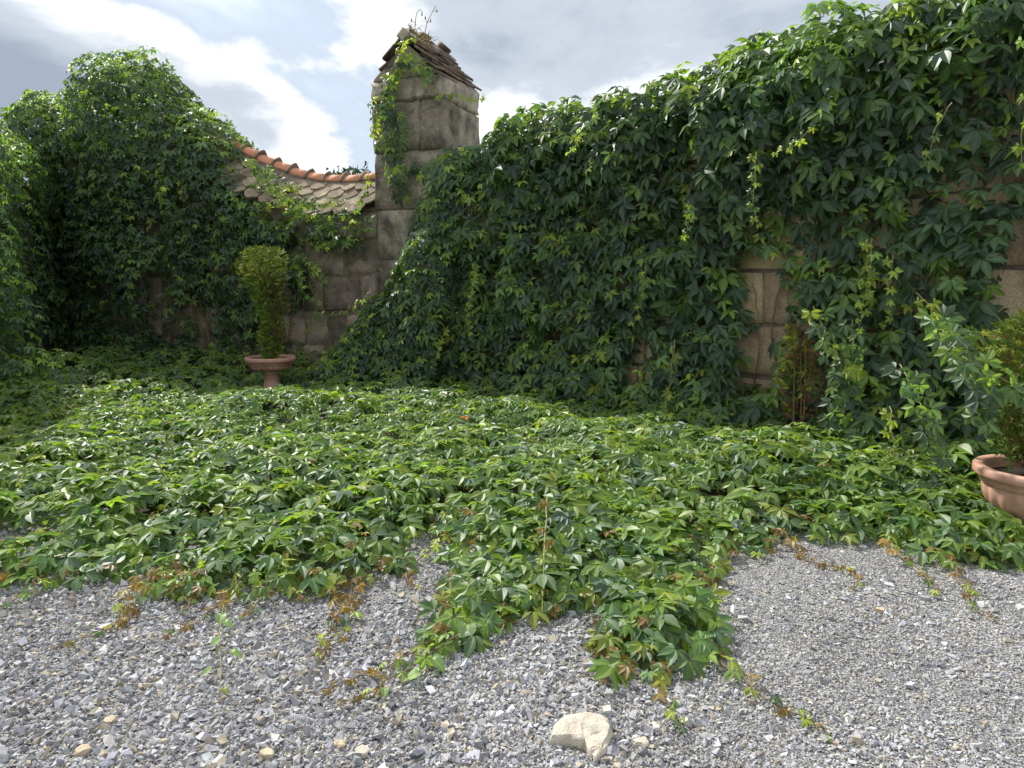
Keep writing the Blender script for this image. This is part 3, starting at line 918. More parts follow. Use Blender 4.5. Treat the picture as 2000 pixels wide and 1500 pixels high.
def leaf_object(parent, P, R, s, k, c, offset):
    o = link("leaf", LEAF_ME[k], parent)
    m = Matrix(R.tolist()).to_4x4()
    o.matrix_basis = Matrix.Translation(Vector(P) - offset) @ m @ Matrix.Scale(s, 4)
    o.color = (*c, 1)
    return o


def basis(T, N):
    z = unit(N); y = unit(T - z * np.dot(T, z)); return np.stack([np.cross(y, z), y, z], -1)


def shoot(parent, pts, r0, weights, size0, size1, step, mat, out, wiggle=0.02, seed=0, name="shoot"):
    """one trailing stem with its leaves as sub-parts; OUT = direction its leaves face"""
    r = np.random.default_rng(seed)
    path = catmull(pts, 7); ph = r.random(3) * 6.28; tt = np.linspace(0, 1, len(path))[:, None]
    wv = (np.sin(tt * 7 + ph) * 0.6 + np.sin(tt * 15 + ph * 2) * 0.3) * np.array([1, 1, 0.25 if out[2] > 0.8 else 1.0])
    path = path + wv * wiggle * tt ** 0.6 + r.normal(0, wiggle * 0.12, path.shape) * np.array([1, 1, 0.3])
    if out[2] > 0.8: path[:, 2] = np.maximum(path[:, 2], 0.02)
    base = Vector(parent.location)
    V, T = tube(path, r0, r0 * 0.45)
    so = link(name, tri_mesh(name, V - np.array(base), T, M[mat]), parent)
    seg = np.linalg.norm(np.diff(path, axis=0), axis=1); arc = np.concatenate([[0], np.cumsum(seg)])
    s = step * 0.6; side = 1
    while s < arc[-1] + 0.001:
        f = s / arc[-1]
        P = np.array([np.interp(s, arc, path[:, i]) for i in range(3)])
        d = unit(np.array([np.interp(min(s + 0.05, arc[-1]), arc, path[:, i]) for i in range(3)]) - np.array([np.interp(s - 0.05, arc, path[:, i]) for i in range(3)]))
        sz = size0 + (size1 - size0) * f
        lat = unit(np.cross(d, out)) * side; side = -side
        N = unit(np.array(out, float) + lat * 0.35 + r.normal(0, 0.25, 3))
        Tt = unit(lat * 0.8 + d * 0.5 + np.array([0, 0, -0.45]) + r.normal(0, 0.2, 3))
        P = P + lat * sz * 0.35 + unit(np.array(out, float)) * sz * 0.3
        if out[2] > 0.8: P[2] = max(P[2], 0.028)
        c = tints(1, weights)[0]
        leaf_object(so, P, basis(Tt, N), sz * r.uniform(0.8, 1.15), int(r.integers(8)), c, base)
        s += step * r.uniform(0.7, 1.3) * (1 - 0.35 * f)
    return so


# ------------------------------------------------------------------ build the four big creepers
VINES = [
    (right_vine, "creeper", (2.2, 6.4, 0.0), "dense dark green creeper cloaking the tall right wall from its sunlit crest to the ground", 300),
    (far_vine, "creeper", (-5.0, 11.4, 0.0), "creeper heaped over the far left pillar and sweeping down onto the tiled coping", 300),
    (left_vine, "creeper", (-6.2, 9.4, 0.0), "shaded creeper hanging on the left wall at the edge of the view", 240),
    (mat_vine, "creeper", (0.0, 5.0, 0.0), "bright green creeper sprawling as a carpet across the gravel", 300),
]


def project(P):
    q = P - np.array([0, 0, CAM_H]); cp, sp = math.cos(PITCH), math.sin(PITCH)
    dz = q[:, 1] * cp - q[:, 2] * sp; uy = q[:, 1] * sp + q[:, 2] * cp
    dz = np.maximum(dz, 0.01)
    return 1000 + FPX * q[:, 0] / dz, 750 - FPX * uy / dz, dz


def build_vines():
    for lv, *_ in VINES: lv.cat()
    allP = np.concatenate([v[0].P for v in VINES]); x, y, z = project(allP)
    g = 22; cell = (np.clip(y // g, -1, 70).astype(int) + 2) * 200 + np.clip(x // g, -1, 92).astype(int) + 2
    zb = np.full(20000, 1e9); np.minimum.at(zb, cell, z)
    roots = []
    for lv, name, loc, label, many in VINES:
        root = thing(name, loc, label, "creeper"); roots.append(root)
        off = Vector(loc)
        x, y, z = project(lv.P)
        cell = (np.clip(y // g, -1, 70).astype(int) + 2) * 200 + np.clip(x // g, -1, 92).astype(int) + 2
        vis = (x > 5) & (x < 1995) & (y > 5) & (y < 1495) & (z < zb[cell] + 0.06) & (lv.L == 0)
        score = np.where(vis, lv.S / z, 0)
        pick = np.argsort(-score)[:many]; pick = pick[score[pick] > 0]
        for i in pick: leaf_object(root, lv.P[i], lv.R[i], float(lv.S[i]), int(lv.K[i]), lv.C[i], off)
        rest = np.ones(len(lv.P), bool); rest[pick] = False
        far = (z > 4.8) | (lv.L > 0)
        Vs, Ts, Cs, Bs, base = [], [], [], [], 0
        for tm, sel in ((HI, rest & ~far), (LO, rest & far)):
            for k in range(8):
                idx = np.where(sel & (lv.K == k))[0]
                if not len(idx): continue
                v, t, b = tm[k]; m = len(v)
                W = np.einsum('nij,kj->nki', lv.R[idx], v) * lv.S[idx][:, None, None] + (lv.P[idx] - np.array(loc))[:, None]
                Vs.append(W.reshape(-1, 3)); Ts.append((t[None] + base + m * np.arange(len(idx))[:, None, None]).reshape(-1, 3))
                Cs.append(np.repeat(lv.C[idx], m, 0)); Bs.append(np.tile(b, (len(idx), 1))); base += m * len(idx)
        fo = link("foliage", tri_mesh("foliage", np.concatenate(Vs), np.concatenate(Ts), M["leaf"], np.concatenate(Cs), np.concatenate(Bs)), root)
        fo["kind"] = "stuff"
        print(label[:30], len(lv.P), "leaves", sum(len(t) for t in Ts), "tris")
    return roots


V_RIGHT, V_FAR, V_LEFT, V_MAT = build_vines()

BRZ = [0.2, 0.8, 0.8, 1.2, 5.0]
for i, pts in enumerate([
    [(-1.76, 3.35, .08), (-1.72, 2.89, .03), (-1.82, 2.70, .025)], [(-1.81, 3.28, .08), (-1.70, 2.80, .03)],
    [(-1.31, 3.30, .08), (-1.37, 2.96, .03), (-1.43, 2.78, .025)], [(-1.61, 3.35, .08), (-1.49, 2.96, .03)],
    [(-0.82, 3.47, .08), (-0.80, 2.96, .03), (-0.78, 2.58, .025)], [(-0.73, 3.3, .06), (-0.73, 2.82, .03), (-0.71, 2.66, .025)],
    [(-1.04, 3.41, .08), (-0.97, 3.02, .03)], [(-0.25, 2.80, .06), (-0.48, 2.54, .03), (-0.68, 2.42, .025)],
    [(-0.22, 2.72, .06), (-0.44, 2.47, .03), (-0.56, 2.31, .025)], [(0.52, 2.78, .08), (0.55, 2.43, .035), (0.54, 2.08, .025)],
    [(0.41, 2.75, .06), (0.34, 2.40, .03)], [(0.72, 2.75, .06), (0.89, 2.37, .035), (1.02, 2.11, .025)],
    [(1.57, 3.92, .08), (1.60, 3.61, .03), (1.72, 3.41, .03), (1.68, 3.23, .025)], [(2.09, 3.80, .07), (2.07, 3.38, .03), (2.05, 3.14, .025)],
    [(2.30, 3.65, .07), (2.22, 3.26, .03), (2.13, 2.99, .025)], [(-2.32, 3.30, .06), (-2.29, 2.98, .03)],
    [(-0.35, 3.95, .07), (-0.50, 3.61, .03), (-0.58, 3.47, .025)], [(-0.25, 3.61, .06), (-0.30, 3.29, .03)],
    [(-2.60, 3.95, .05), (-2.95, 3.85, .03), (-3.2, 3.8, .03)], [(-2.65, 3.75, .05), (-2.98, 3.72, .03)], [(-0.62, 3.55, .05), (-0.46, 3.30, .03)], [(-1.2, 3.3, .05), (-1.16, 2.93, .03)]]):
    shoot(V_MAT, pts, 0.0042, [0.1, 0.6, 0.9, 1.2, 4.5] if i not in (9, 11) else [0.6, 2, 2, 1.2, 2.5], 0.080 if i in (9, 11) else 0.060, 0.022, 0.066, "brown_stem", (0, -0.15, 1), 0.055, 300 + i)
shoot(V_MAT, [(0.20, 3.84, .30), (0.16, 3.35, .20), (0.14, 2.87, .03)], 0.005, [0, 1, 2, 1, 3], 0.05, 0.03, 0.16, "stem", (0, -0.3, 1), 0.01, 340)

YNG = [0.1, 1.2, 3.0, 4.0, 0.0]
RW_OUT = (-0.6, -0.75, 0.35)
for i, (pts, step) in enumerate([
    ([(2.56, 5.95, 2.98), (2.40, 5.88, 2.70), (2.17, 6.08, 2.54)], 0.07), ([(1.66, 6.80, 2.25), (1.62, 6.62, 2.07), (1.60, 6.6, 1.88)], 0.06),
    ([(2.82, 5.64, 1.84), (2.77, 5.52, 1.46), (2.65, 5.60, 0.88)], 0.09), ([(2.93, 5.50, 1.70), (2.87, 5.44, 1.14)], 0.08),
    ([(3.02, 5.31, 1.42), (3.25, 5.00, 1.07), (3.50, 4.72, 0.84)], 0.11), ([(3.10, 5.2, 2.75), (3.00, 5.25, 2.52), (3.06, 5.22, 2.30)], 0.16),
    ([(3.42, 5.0, 3.2), (3.43, 4.92, 2.81), (3.41, 4.90, 2.20)], 0.2), ([(-0.44, 8.75, 1.75), (-0.52, 8.62, 1.19), (-0.53, 8.60, 0.84)], 0.06),
    ([(-0.80, 8.85, 0.95), (-0.92, 8.6, 0.65), (-0.95, 8.5, 0.45)], 0.07), ([(2.09, 6.25, 2.6), (2.06, 6.15, 2.16), (2.08, 6.12, 1.95)], 0.08),
    ([(2.70, 4.95, 0.62), (2.62, 4.75, 0.45), (2.55, 4.65, 0.30)], 0.11), ([(1.55, 6.70, 0.95), (1.45, 6.45, 0.45), (1.42, 6.35, 0.25)], 0.12),
    ([(1.32, 7.0, 1.65), (1.22, 6.95, 1.04)], 0.11), ([(0.9, 7.55, 3.2), (0.70, 7.35, 3.0), (0.55, 7.38, 2.75)], 0.09),
    ([(-1.75, 9.2, 1.1), (-2.35, 9.25, 0.65), (-2.75, 9.35, 0.30), (-3.2, 9.5, 0.22)], 0.13), ([(-1.80, 9.2, 1.35), (-2.25, 9.3, 1.08), (-2.55, 9.42, 1.10)], 0.10)]):
    shoot(V_RIGHT, pts, 0.005, YNG, 0.072, 0.042, step, "stem", RW_OUT, 0.03, 400 + i)

for i, (pts, step, s0) in enumerate([
    ([(2.75, 4.60, 1.30), (2.52, 3.95, 1.10), (2.72, 3.72, 0.92), (2.95, 3.66, 0.80)], 0.075, 0.105), ([(2.90, 4.6, 1.15), (2.62, 3.95, 0.92), (2.58, 3.80, 0.68)], 0.07, 0.11),
    ([(2.60, 4.7, 0.95), (2.45, 4.15, 0.75), (2.50, 3.95, 0.52)], 0.07, 0.105), ([(2.45, 5.75, 1.3), (2.50, 5.5, 1.0), (2.58, 5.45, 0.65)], 0.085, 0.12),
    ([(2.72, 5.65, 1.2), (2.62, 5.45, 0.85), (2.45, 5.4, 0.42)], 0.09, 0.12), ([(2.75, 5.6, 0.9), (2.6, 5.4, 0.6), (2.4, 5.35, 0.4)], 0.08, 0.115)]):
    shoot(V_RIGHT, pts, 0.005, [2.5, 4, 2.5, 0.5, 0], s0, s0 * 0.75, step, "stem", (-0.5, -0.75, 0.45), 0.05, 450 + i)


def woody(parent, pts, rad, seed):
    """old climbing trunk pressed against the masonry"""
    r = np.random.default_rng(seed); path = catmull(pts, 8); path = path + r.normal(0, 0.008, path.shape)
    V, T = tube(path, rad, rad * 0.5, 7)
    link("woody_stem", tri_mesh("woody_stem", V - np.array(parent.location), T, M["brown_stem"]), parent)


def on_wall(p0, d, n, off, *uz): return [(*(p0 + d * u + n * off), z) for u, z in uz]


for i, (uz, rad) in enumerate([([(6.25, 0.0), (6.3, 0.9), (6.42, 1.3), (6.36, 1.8), (6.45, 2.6)], 0.028), ([(6.6, 0.0), (6.5, 0.8), (6.42, 1.3), (6.6, 1.55), (6.9, 1.8)], 0.02),
                               ([(6.8, 0.4), (6.62, 1.1), (6.36, 1.7), (6.3, 2.4)], 0.014), ([(4.55, 0.0), (4.5, 0.6), (4.42, 1.1), (4.50, 1.7), (4.4, 2.4)], 0.012),
                               ([(2.9, 0), (3.0, 0.6), (2.95, 1.2), (3.1, 2.0)], 0.014), ([(4.2, 0.2), (4.3, 0.9), (4.2, 1.5)], 0.008)]):
    woody(V_RIGHT, on_wall(RW0, R2, RN, 0.05, *uz), rad, 800 + i)
for i, (uz, rad) in enumerate([([(4.5, 0.0), (4.45, 0.6), (4.6, 1.2), (4.5, 2.0)], 0.022), ([(5.3, 0.0), (5.35, 0.8), (5.25, 1.6)], 0.018), ([(2.9, 0.2), (2.7, 0.9), (2.5, 1.4), (2.3, 1.9), (2.05, 2.3)], 0.010),
                               ([(2.3, 1.3), (1.9, 1.9), (1.5, 2.35)], 0.007), ([(4.35, 0.1), (4.6, 0.7), (4.75, 1.5)], 0.014)]):
    woody(V_FAR, on_wall(FW0, A2, FWN, 0.06, *uz), rad, 820 + i)

OUT_F = (-0.4, -0.85, 0.35)
for i, (pts, step, s0) in enumerate([
    ([(-1.93, 10.05, 2.98), (-2.02, 10.02, 2.74), (-2.22, 10.10, 2.45)], 0.085, 0.085), ([(-2.72, 10.35, 2.33), (-2.26, 10.10, 2.24), (-1.92, 9.98, 2.36)], 0.10, 0.09),
    ([(-3.90, 10.95, 2.98), (-3.34, 10.62, 2.74), (-2.85, 10.40, 2.58)], 0.075, 0.09), ([(-3.40, 10.66, 2.52), (-2.95, 10.42, 2.42), (-2.55, 10.28, 2.22)], 0.07, 0.095),
    ([(-3.95, 10.9, 2.6), (-3.4, 10.62, 2.62), (-3.0, 10.42, 2.44)], 0.07, 0.095), ([(-3.1, 10.5, 2.1), (-2.7, 10.25, 2.0), (-2.45, 10.18, 2.05)], 0.09, 0.085),
    ([(-3.75, 11.0, 3.2), (-3.45, 10.75, 2.95), (-3.1, 10.6, 2.82)], 0.06, 0.10), ([(-3.6, 10.85, 2.85), (-3.2, 10.6, 2.66), (-2.7, 10.4, 2.60), (-2.4, 10.3, 2.66)], 0.065, 0.10),
    ([(-2.95, 10.5, 2.45), (-2.5, 10.25, 2.40), (-2.1, 10.08, 2.50)], 0.07, 0.10), ([(-4.0, 11.1, 3.35), (-3.8, 10.9, 3.1), (-3.7, 10.8, 2.9)], 0.055, 0.105),
    ([(-2.85, 10.45, 2.35), (-2.75, 10.3, 2.1), (-2.6, 10.25, 1.9)], 0.065, 0.10), ([(-3.3, 10.65, 1.9), (-2.95, 10.4, 1.75), (-2.7, 10.3, 1.45)], 0.065, 0.105),
    ([(-5.0, 11.3, 3.6), (-5.15, 11.25, 3.1), (-5.1, 11.2, 2.7)], 0.09, 0.07), ([(-4.1, 11.0, 2.3), (-4.05, 10.85, 1.8), (-3.9, 10.8, 1.3)], 0.08, 0.08),
    ([(-3.0, 10.55, 1.5), (-2.85, 10.35, 1.15), (-2.95, 10.3, 0.8)], 0.10, 0.09), ([(-3.3, 10.7, 1.75), (-3.1, 10.45, 1.5), (-3.0, 10.4, 1.2)], 0.08, 0.095)]):
    shoot(V_FAR, pts, 0.0055, [0.6, 2.5, 3.5, 1.6, 0.05], s0, s0 * 0.65, step, "stem", OUT_F, 0.04, 500 + i)
shoot(V_FAR, [(-7.55, 13.0, 5.15), (-7.50, 13.05, 5.38), (-7.34, 13.00, 5.48)], 0.007, BRZ, 0.025, 0.02, 0.12, "brown_stem", OUT_F, 0.03, 520)

# young creeper climbing the bare pillar
V_PIL = thing("creeper", (-1.75, 10.0, 2.6), "thin creeper with bright leaves climbing the left edge of the bare pillar to its cap", "creeper")
for i, (pts, step, s0, w) in enumerate([
    ([(-1.47, 9.83, 2.54), (-1.66, 9.90, 3.03), (-1.63, 9.88, 3.56), (-1.68, 9.89, 3.90), (-1.56, 9.82, 4.25)], 0.05, 0.125, [2.5, 3.5, 1.6, 0.5, 0]),
    ([(-1.60, 9.86, 3.0), (-1.50, 9.80, 3.35), (-1.55, 9.82, 3.7), (-1.75, 9.95, 3.95)], 0.055, 0.125, [3, 3, 1, 0.3, 0]),
    ([(-1.78, 10.0, 3.25), (-1.86, 10.02, 3.55), (-1.90, 10.02, 3.95)], 0.065, 0.11, [0.5, 2, 3, 2, 0]),
    ([(-1.72, 9.92, 4.0), (-1.50, 9.80, 4.3), (-1.36, 9.74, 4.42), (-1.17, 9.66, 4.25), (-1.08, 9.62, 4.12)], 0.06, 0.135, [0.8, 3, 3, 1, 0]),
    ([(-1.55, 9.8, 4.35), (-1.40, 9.75, 4.58), (-1.25, 9.72, 4.62)], 0.08, 0.08, [0, 1, 2, 3, 0]),
    ([(-1.14, 9.66, 4.12), (-1.01, 9.60, 3.92), (-0.75, 9.75, 3.92), (-0.48, 10.3, 4.0), (-0.38, 10.4, 4.12)], 0.12, 0.075, [0, 1, 2, 3, 0]),
    ([(-1.05, 9.62, 2.75), (-1.25, 9.72, 3.0), (-1.42, 9.78, 2.95), (-1.6, 9.85, 2.8)], 0.06, 0.125, [3, 3, 1, 0.4, 0])]):
    shoot(V_PIL, pts, 0.0055, w, s0, s0 * 0.7, step, "stem", (-0.35, -0.85, 0.4), 0.03, 600 + i)


# ------------------------------------------------------------------ pots and conifers
def lathe(name, prof, seg, mat, flute=None):
    V, T = [], []
    for i, (rr, z) in enumerate(prof):
        for j in range(seg):
            a = 2 * math.pi * j / seg
            k = rr * (1 + (flute[i] * (0.5 + 0.5 * math.cos(a * 20)) if flute else 0))
            V.append((k * math.cos(a), k * math.sin(a), z))
    for i in range(len(prof) - 1):
        for j in range(seg):
            p, q = i * seg + j, i * seg + (j + 1) % seg
            T += [(p, q, q + seg), (p, q + seg, p + seg)]
    return tri_mesh(name, np.array(V), np.array(T), mat)


def urn(loc, label, group, R, h, k=1.0):
    p = thing("flower_pot", loc, label, "pot", group)
    link("rim", lathe("rim", [(R * 0.80, h - 0.02), (R * 0.84, h), (R * 0.97, h + 0.006), (R, h - 0.008), (R * 1.0, h - 0.042), (R * 0.97, h - 0.055), (R * 0.86, h - 0.058)], 80, M["pot"]), p)
    pr = [(R * 0.875, h - 0.055), (R * 0.87, h - 0.10), (R * 0.825, h - 0.105), (R * 0.815, h - 0.11 - 0.01 * k), (R * 0.77, h - 0.11 - 0.09 * k), (R * 0.62, h - 0.11 - 0.17 * k), (R * 0.38, h - 0.11 - 0.205 * k), (R * 0.30, h - 0.11 - 0.215 * k)]
    link("bowl", lathe("bowl", pr, 160, M["pot"], [0, 0, 0, 0.035, 0.05, 0.05, 0.02, 0]), p)
    link("inner_wall", lathe("inner_wall", [(R * 0.80, h - 0.02), (R * 0.78, h - 0.08)], 60, M["pot"]), p)
    zf = h - 0.11 - 0.215 * k
    link("pedestal", lathe("pedestal", [(R * 0.31, zf + 0.004), (R * 0.34, zf - 0.015), (R * 0.30, zf - 0.03), (R * 0.26, zf - 0.06), (R * 0.34, zf * 0.3), (R * 0.52, 0.05), (R * 0.55, 0.04), (R * 0.55, 0.0)], 48, M["pot"]), p)
    r = np.random.default_rng(2)
    V = [(0, 0, h - 0.055)] + [(rr * R * math.cos(a), rr * R * math.sin(a), h - 0.062 + r.normal(0, 0.006)) for rr in (0.4, 0.785) for a in np.linspace(0, 2 * math.pi, 24, endpoint=False)]
    T = [(0, 1 + j, 1 + (j + 1) % 24) for j in range(24)]
    for j in range(24):
        a, b = 1 + j, 1 + (j + 1) % 24; T += [(a, a + 24, b + 24), (a, b + 24, b)]
    link("potting_soil", tri_mesh("potting_soil", np.array(V), np.array(T), M["soil"]), p)
    return p


def conifer(loc, label, z0, z1, shape, pal, n, seed, lean=(0, 0), group=None):
    """narrow conifer: stems plus flat scale-leaf sprays filling an uneven column; shape(f) -> (radius, dx, dy)"""
    r = np.random.default_rng(seed)
    p = thing("conifer", loc, label, "conifer", group)
    for k in range(4):
        a = k * 1.7 + r.random(); b = 0.035
        tp = z0 + (z1 - z0) * r.uniform(0.65, 0.9); R_, dx, dy = shape((tp - z0) / (z1 - z0))
        path = catmull([(b * math.cos(a), b * math.sin(a), z0 - 0.06), (b * 1.5 * math.cos(a) + dx * 0.3, b * 1.5 * math.sin(a) + dy * 0.3, z0 + 0.3 * (tp - z0)), (dx + 0.4 * R_ * math.cos(a), dy + 0.4 * R_ * math.sin(a), tp)], 6)
        V, T = tube(path, 0.013, 0.004); link("stem", tri_mesh("stem", V, T, M["brown_stem"]), p)
    V, T, C = [], [], []
    for i in range(n):
        f = r.random() ** 0.85; R_, dx, dy = shape(f); a = r.random() * 6.283; q = math.sqrt(r.random()) * (0.78 + 0.75 * float(vnoise(math.cos(a) * 1.6 + 7, math.sin(a) * 1.6 + 7, f * 6, seed)))
        c = np.array([dx + R_ * q * math.cos(a), dy + R_ * q * math.sin(a), z0 + f * (z1 - z0)])
        d = unit(np.array([math.cos(a) * 0.8, math.sin(a) * 0.8, 0.4]) + r.normal(0, 0.45, 3)); side = unit(np.cross(d, r.normal(0, 1, 3)))
        L = r.uniform(0.05, 0.10)
        col = pal(f, q, a, r) * math.exp(r.normal(0, 0.2))
        for m in range(7):
            s = (m + 1) / 7.0; sg = 1 if m % 2 else -1
            root = c + d * L * s * 0.75; tip = root + unit(d * 0.8 + side * sg * 0.8 * (1 - 0.6 * s) + r.normal(0, 0.12, 3)) * L * (0.55 - 0.2 * s)
            w = np.cross(unit(tip - root), side); w = unit(np.cross(unit(tip - root), w) + r.normal(0, 0.2, 3)) * 0.0045
            k = len(V); V += [root - w, root + w, tip]; T.append((k, k + 1, k + 2)); C += [col] * 3
    f = link("foliage", tri_mesh("foliage", np.array(V), np.array(T), M["needle"], np.array(C)), p); f["kind"] = "stuff"
    return p


GRN, YGR, DRY, RED = np.array([0.11, 0.19, 0.025]), np.array([0.30, 0.32, 0.04]), np.array([0.17, 0.10, 0.045]), np.array([0.14, 0.05, 0.045])
urn((-3.24, 9.40, 0), "terracotta pedestal pot half sunk in creeper before the far wall", "terracotta pots holding conifers", 0.33, 0.50, 0.35)
urn((3.10, 4.02, 0), "large terracotta pot with fluted bowl at the right edge", "terracotta pots holding conifers", 0.335, 0.415)


def shape_l(f):
    R_ = np.interp(f, [0, 0.15, 0.45, 0.7, 0.85, 1.0], [0.07, 0.19, 0.22, 0.26, 0.30, 0.14])
    return R_, np.interp(f, [0, 0.4, 0.8, 1], [0.02, 0.07, -0.05, 0.03]), 0.0


conifer((-3.24, 9.40, 0), "ragged green conifer standing in the pot before the far wall", 0.47, 1.93, shape_l,
        lambda f, q, a, r: (DRY * 0.8 if (math.cos(a) > 0.1 and 0.15 < f < 0.75 and r.random() < 0.55) else (YGR if r.random() < (0.6 if f > 0.75 else 0.15) else GRN)), 3000, 61)
conifer((3.14, 4.05, 0), "half green conifer growing in the fluted pot at the right edge", 0.40, 1.28,
        lambda f: (np.interp(f, [0, 0.2, 0.5, 0.9, 1], [0.08, 0.24, 0.30, 0.28, 0.12]), -0.05, 0.05),
        lambda f, q, a, r: (DRY if r.random() < 0.35 and q < 0.6 else (YGR if r.random() < 0.35 and f > 0.6 else GRN)), 2600, 62)
conifer((2.46, 5.95, 0), "withered brown conifer beside the bare gap in the right wall creeper", 0.2, 1.12,
        lambda f: (np.interp(f, [0, 0.2, 0.6, 1], [0.10, 0.20, 0.17, 0.07]), np.interp(f, [0, 1], [0.08, -0.06]), 0.0),
        lambda f, q, a, r: (RED if f < 0.42 and r.random() < 0.8 else (YGR * 0.8 if math.cos(a) < 0 and r.random() < 0.6 else DRY)), 480, 63)

# ------------------------------------------------------------------ soil under the creeper
bm = bmesh.new()
inner = [(x, y + 1.3 if x < -2.3 else max(y + 0.5, 4.05)) for x, y in MAT_FRONT] + MAT_BACK
vsb = [bm.verts.new((x, y, float(ground_z(x, y)) + 0.02)) for x, y in inner]
edges = [bm.edges.new((vsb[i], vsb[(i + 1) % len(vsb)])) for i in range(len(vsb))]
bmesh.ops.triangle_fill(bm, edges=edges, use_beauty=True)
bmesh.ops.subdivide_edges(bm, edges=bm.edges[:], cuts=3, use_grid_fill=True)
for v in bm.verts: v.co.z = float(ground_z(v.co.x, v.co.y)) + 0.012
bmesh.ops.recalc_face_normals(bm, faces=bm.faces)
me = bpy.data.meshes.new("soil_bed"); bm.to_mesh(me); bm.free(); me.materials.append(M["soil"])
tag(link("soil_bed", me), "dark soil and litter under the creeper", None, None, "structure")


# ------------------------------------------------------------------ rock, larger stones, small plants, litter
def rock(name, outline, height, loc, rot, mat_name, label, cat, seed, group=None, scale=1.0):
    """an angular stone: jittered outline extruded to a broken, bevelled lump"""
    r = np.random.default_rng(seed); bm = bmesh.new()
    n = len(outline); rows = []
    for z, k in ((-0.02, 0.96), (height * 0.45, 1.0), (height * 0.85, 0.95), (height, 0.84)):
        rows.append([bm.verts.new((x * k * scale + r.normal(0, 0.0035), y * k * scale + r.normal(0, 0.0035), z + (r.normal(0, height * 0.06) if z > 0 else 0) + 0.10 * y * (z > 0))) for x, y in outline])
    for a, b in zip(rows[:-1], rows[1:]):
        for j in range(n): bm.faces.new((a[j], a[(j + 1) % n], b[(j + 1) % n], b[j]))
    top = bm.faces.new(rows[-1]); bm.faces.new(rows[0][::-1])
    bmesh.ops.triangulate(bm, faces=[f for f in bm.faces if len(f.verts) > 4])
    if height > 0.03:
        bmesh.ops.subdivide_edges(bm, edges=bm.edges[:], cuts=3, use_grid_fill=True, smooth=0.25)
        P = np.array([v.co[:] for v in bm.verts]); dz = 0.010 * fbm(P[:, 0] * 22, P[:, 1] * 22, P[:, 2] * 22, seed, 4) - 0.006 * np.clip(vnoise(P[:, 0] * 60, P[:, 1] * 60, 0, seed) - 0.4, 0, 1) / 0.6
        for v, q in zip(bm.verts, dz): v.co += v.normal * float(q) if v.normal.length else Vector((0, 0, float(q)))
    bmesh.ops.recalc_face_normals(bm, faces=bm.faces)
    me = bpy.data.meshes.new(name); bm.to_mesh(me); bm.free(); me.materials.append(M[mat_name])
    o = link(name, me, None, loc); o.rotation_euler = (0, 0, rot)
    return tag(o, label, cat, group)


M["rock"] = plain_material("pale_limestone", (0.50, 0.44, 0.35), (0.66, 0.60, 0.50), 22, 0.92, 0.9, 0.014)
M["ochre_pebble"] = plain_material("ochre_pebble", (0.42, 0.34, 0.23), (0.55, 0.46, 0.33), 30, 0.9, 0.4, 0.006)
M["slate_pebble"] = plain_material("slate_pebble", (0.07, 0.08, 0.10), (0.12, 0.13, 0.155), 30, 0.85, 0.4, 0.006)
M["rock"].name = "pale_limestone"
rock("rock", [(-0.105, -0.035), (-0.06, -0.045), (-0.015, -0.05), (0.0, -0.052), (0.006, -0.105), (0.022, -0.118), (0.045, -0.095), (0.075, -0.05), (0.088, 0.0), (0.082, 0.045), (0.06, 0.062),
              (0.0, 0.055), (-0.06, 0.05), (-0.09, 0.02)], 0.042, (0.24, 2.15, 0.0), 0.0, "rock", "largest pale beige rock with a notched front edge lying in the foreground gravel", "rock", 5, None, 1.1)
for i, (x, y, sz, mt, lab) in enumerate([
    (-1.38, 2.07, 0.023, "ochre_pebble", "ochre stone nearest the lower left corner of the gravel"), (-1.38, 2.23, 0.019, "ochre_pebble", "small ochre stone just behind the corner one at lower left"),
    (-0.56, 2.11, 0.019, "ochre_pebble", "yellowish stone in the foreground gravel, left of a paler flat stone"), (-0.48, 2.07, 0.022, "rock", "pale flat stone beside the yellowish one in the foreground gravel"),
    (-0.30, 2.06, 0.021, "slate_pebble", "dark slate stone in the foreground gravel"), (0.42, 2.10, 0.022, "rock", "pale block of stone just right of the large beige rock"),
    (1.68, 3.03, 0.020, "ochre_pebble", "lone yellow stone in the fine gravel at right"), (-0.78, 2.06, 0.024, "ochre_pebble", "long ochre stone in the foreground gravel left of centre")]):
    r = np.random.default_rng(700 + i)
    sz *= 0.85
    ol = [((1 + 0.22 * r.normal()) * sz * math.cos(a) * 1.25, (1 + 0.18 * r.normal()) * sz * math.sin(a)) for a in np.linspace(0, 6.283, 7, endpoint=False)]
    rock("stone", ol, sz * 0.95, (x, y, float(ground_z(x, y)) + 0.001), r.random() * 3, mt, lab, "stone", 710 + i)


def heart_mesh():
    pts = [(0, 0.0), (0.22, 0.16), (0.42, 0.10), (0.46, -0.18), (0.36, -0.50), (0.18, -0.82), (0, -1.05)]
    V, T, Bl = [], [], []
    for sg in (1, -1):
        mid = []; edge = []
        for i, (x, y) in enumerate(pts):
            V.append((0, min(y, 0.0), -0.12 * y * y)); Bl.append((0, -y, 0)); mid.append(len(V) - 1)
            V.append((sg * x, y, 0.35 * x - 0.3 * x * x - 0.15 * y * y)); Bl.append((x, -y, 0)); edge.append(len(V) - 1)
        for i in range(len(pts) - 1):
            for q in ((mid[i], edge[i], edge[i + 1]), (mid[i], edge[i + 1], mid[i + 1])): T.append(q if sg < 0 else q[::-1])
    return tri_mesh("leaf", np.array(V), np.array(T), M["leaf_one"], None, np.array(Bl))


HEART = heart_mesh()


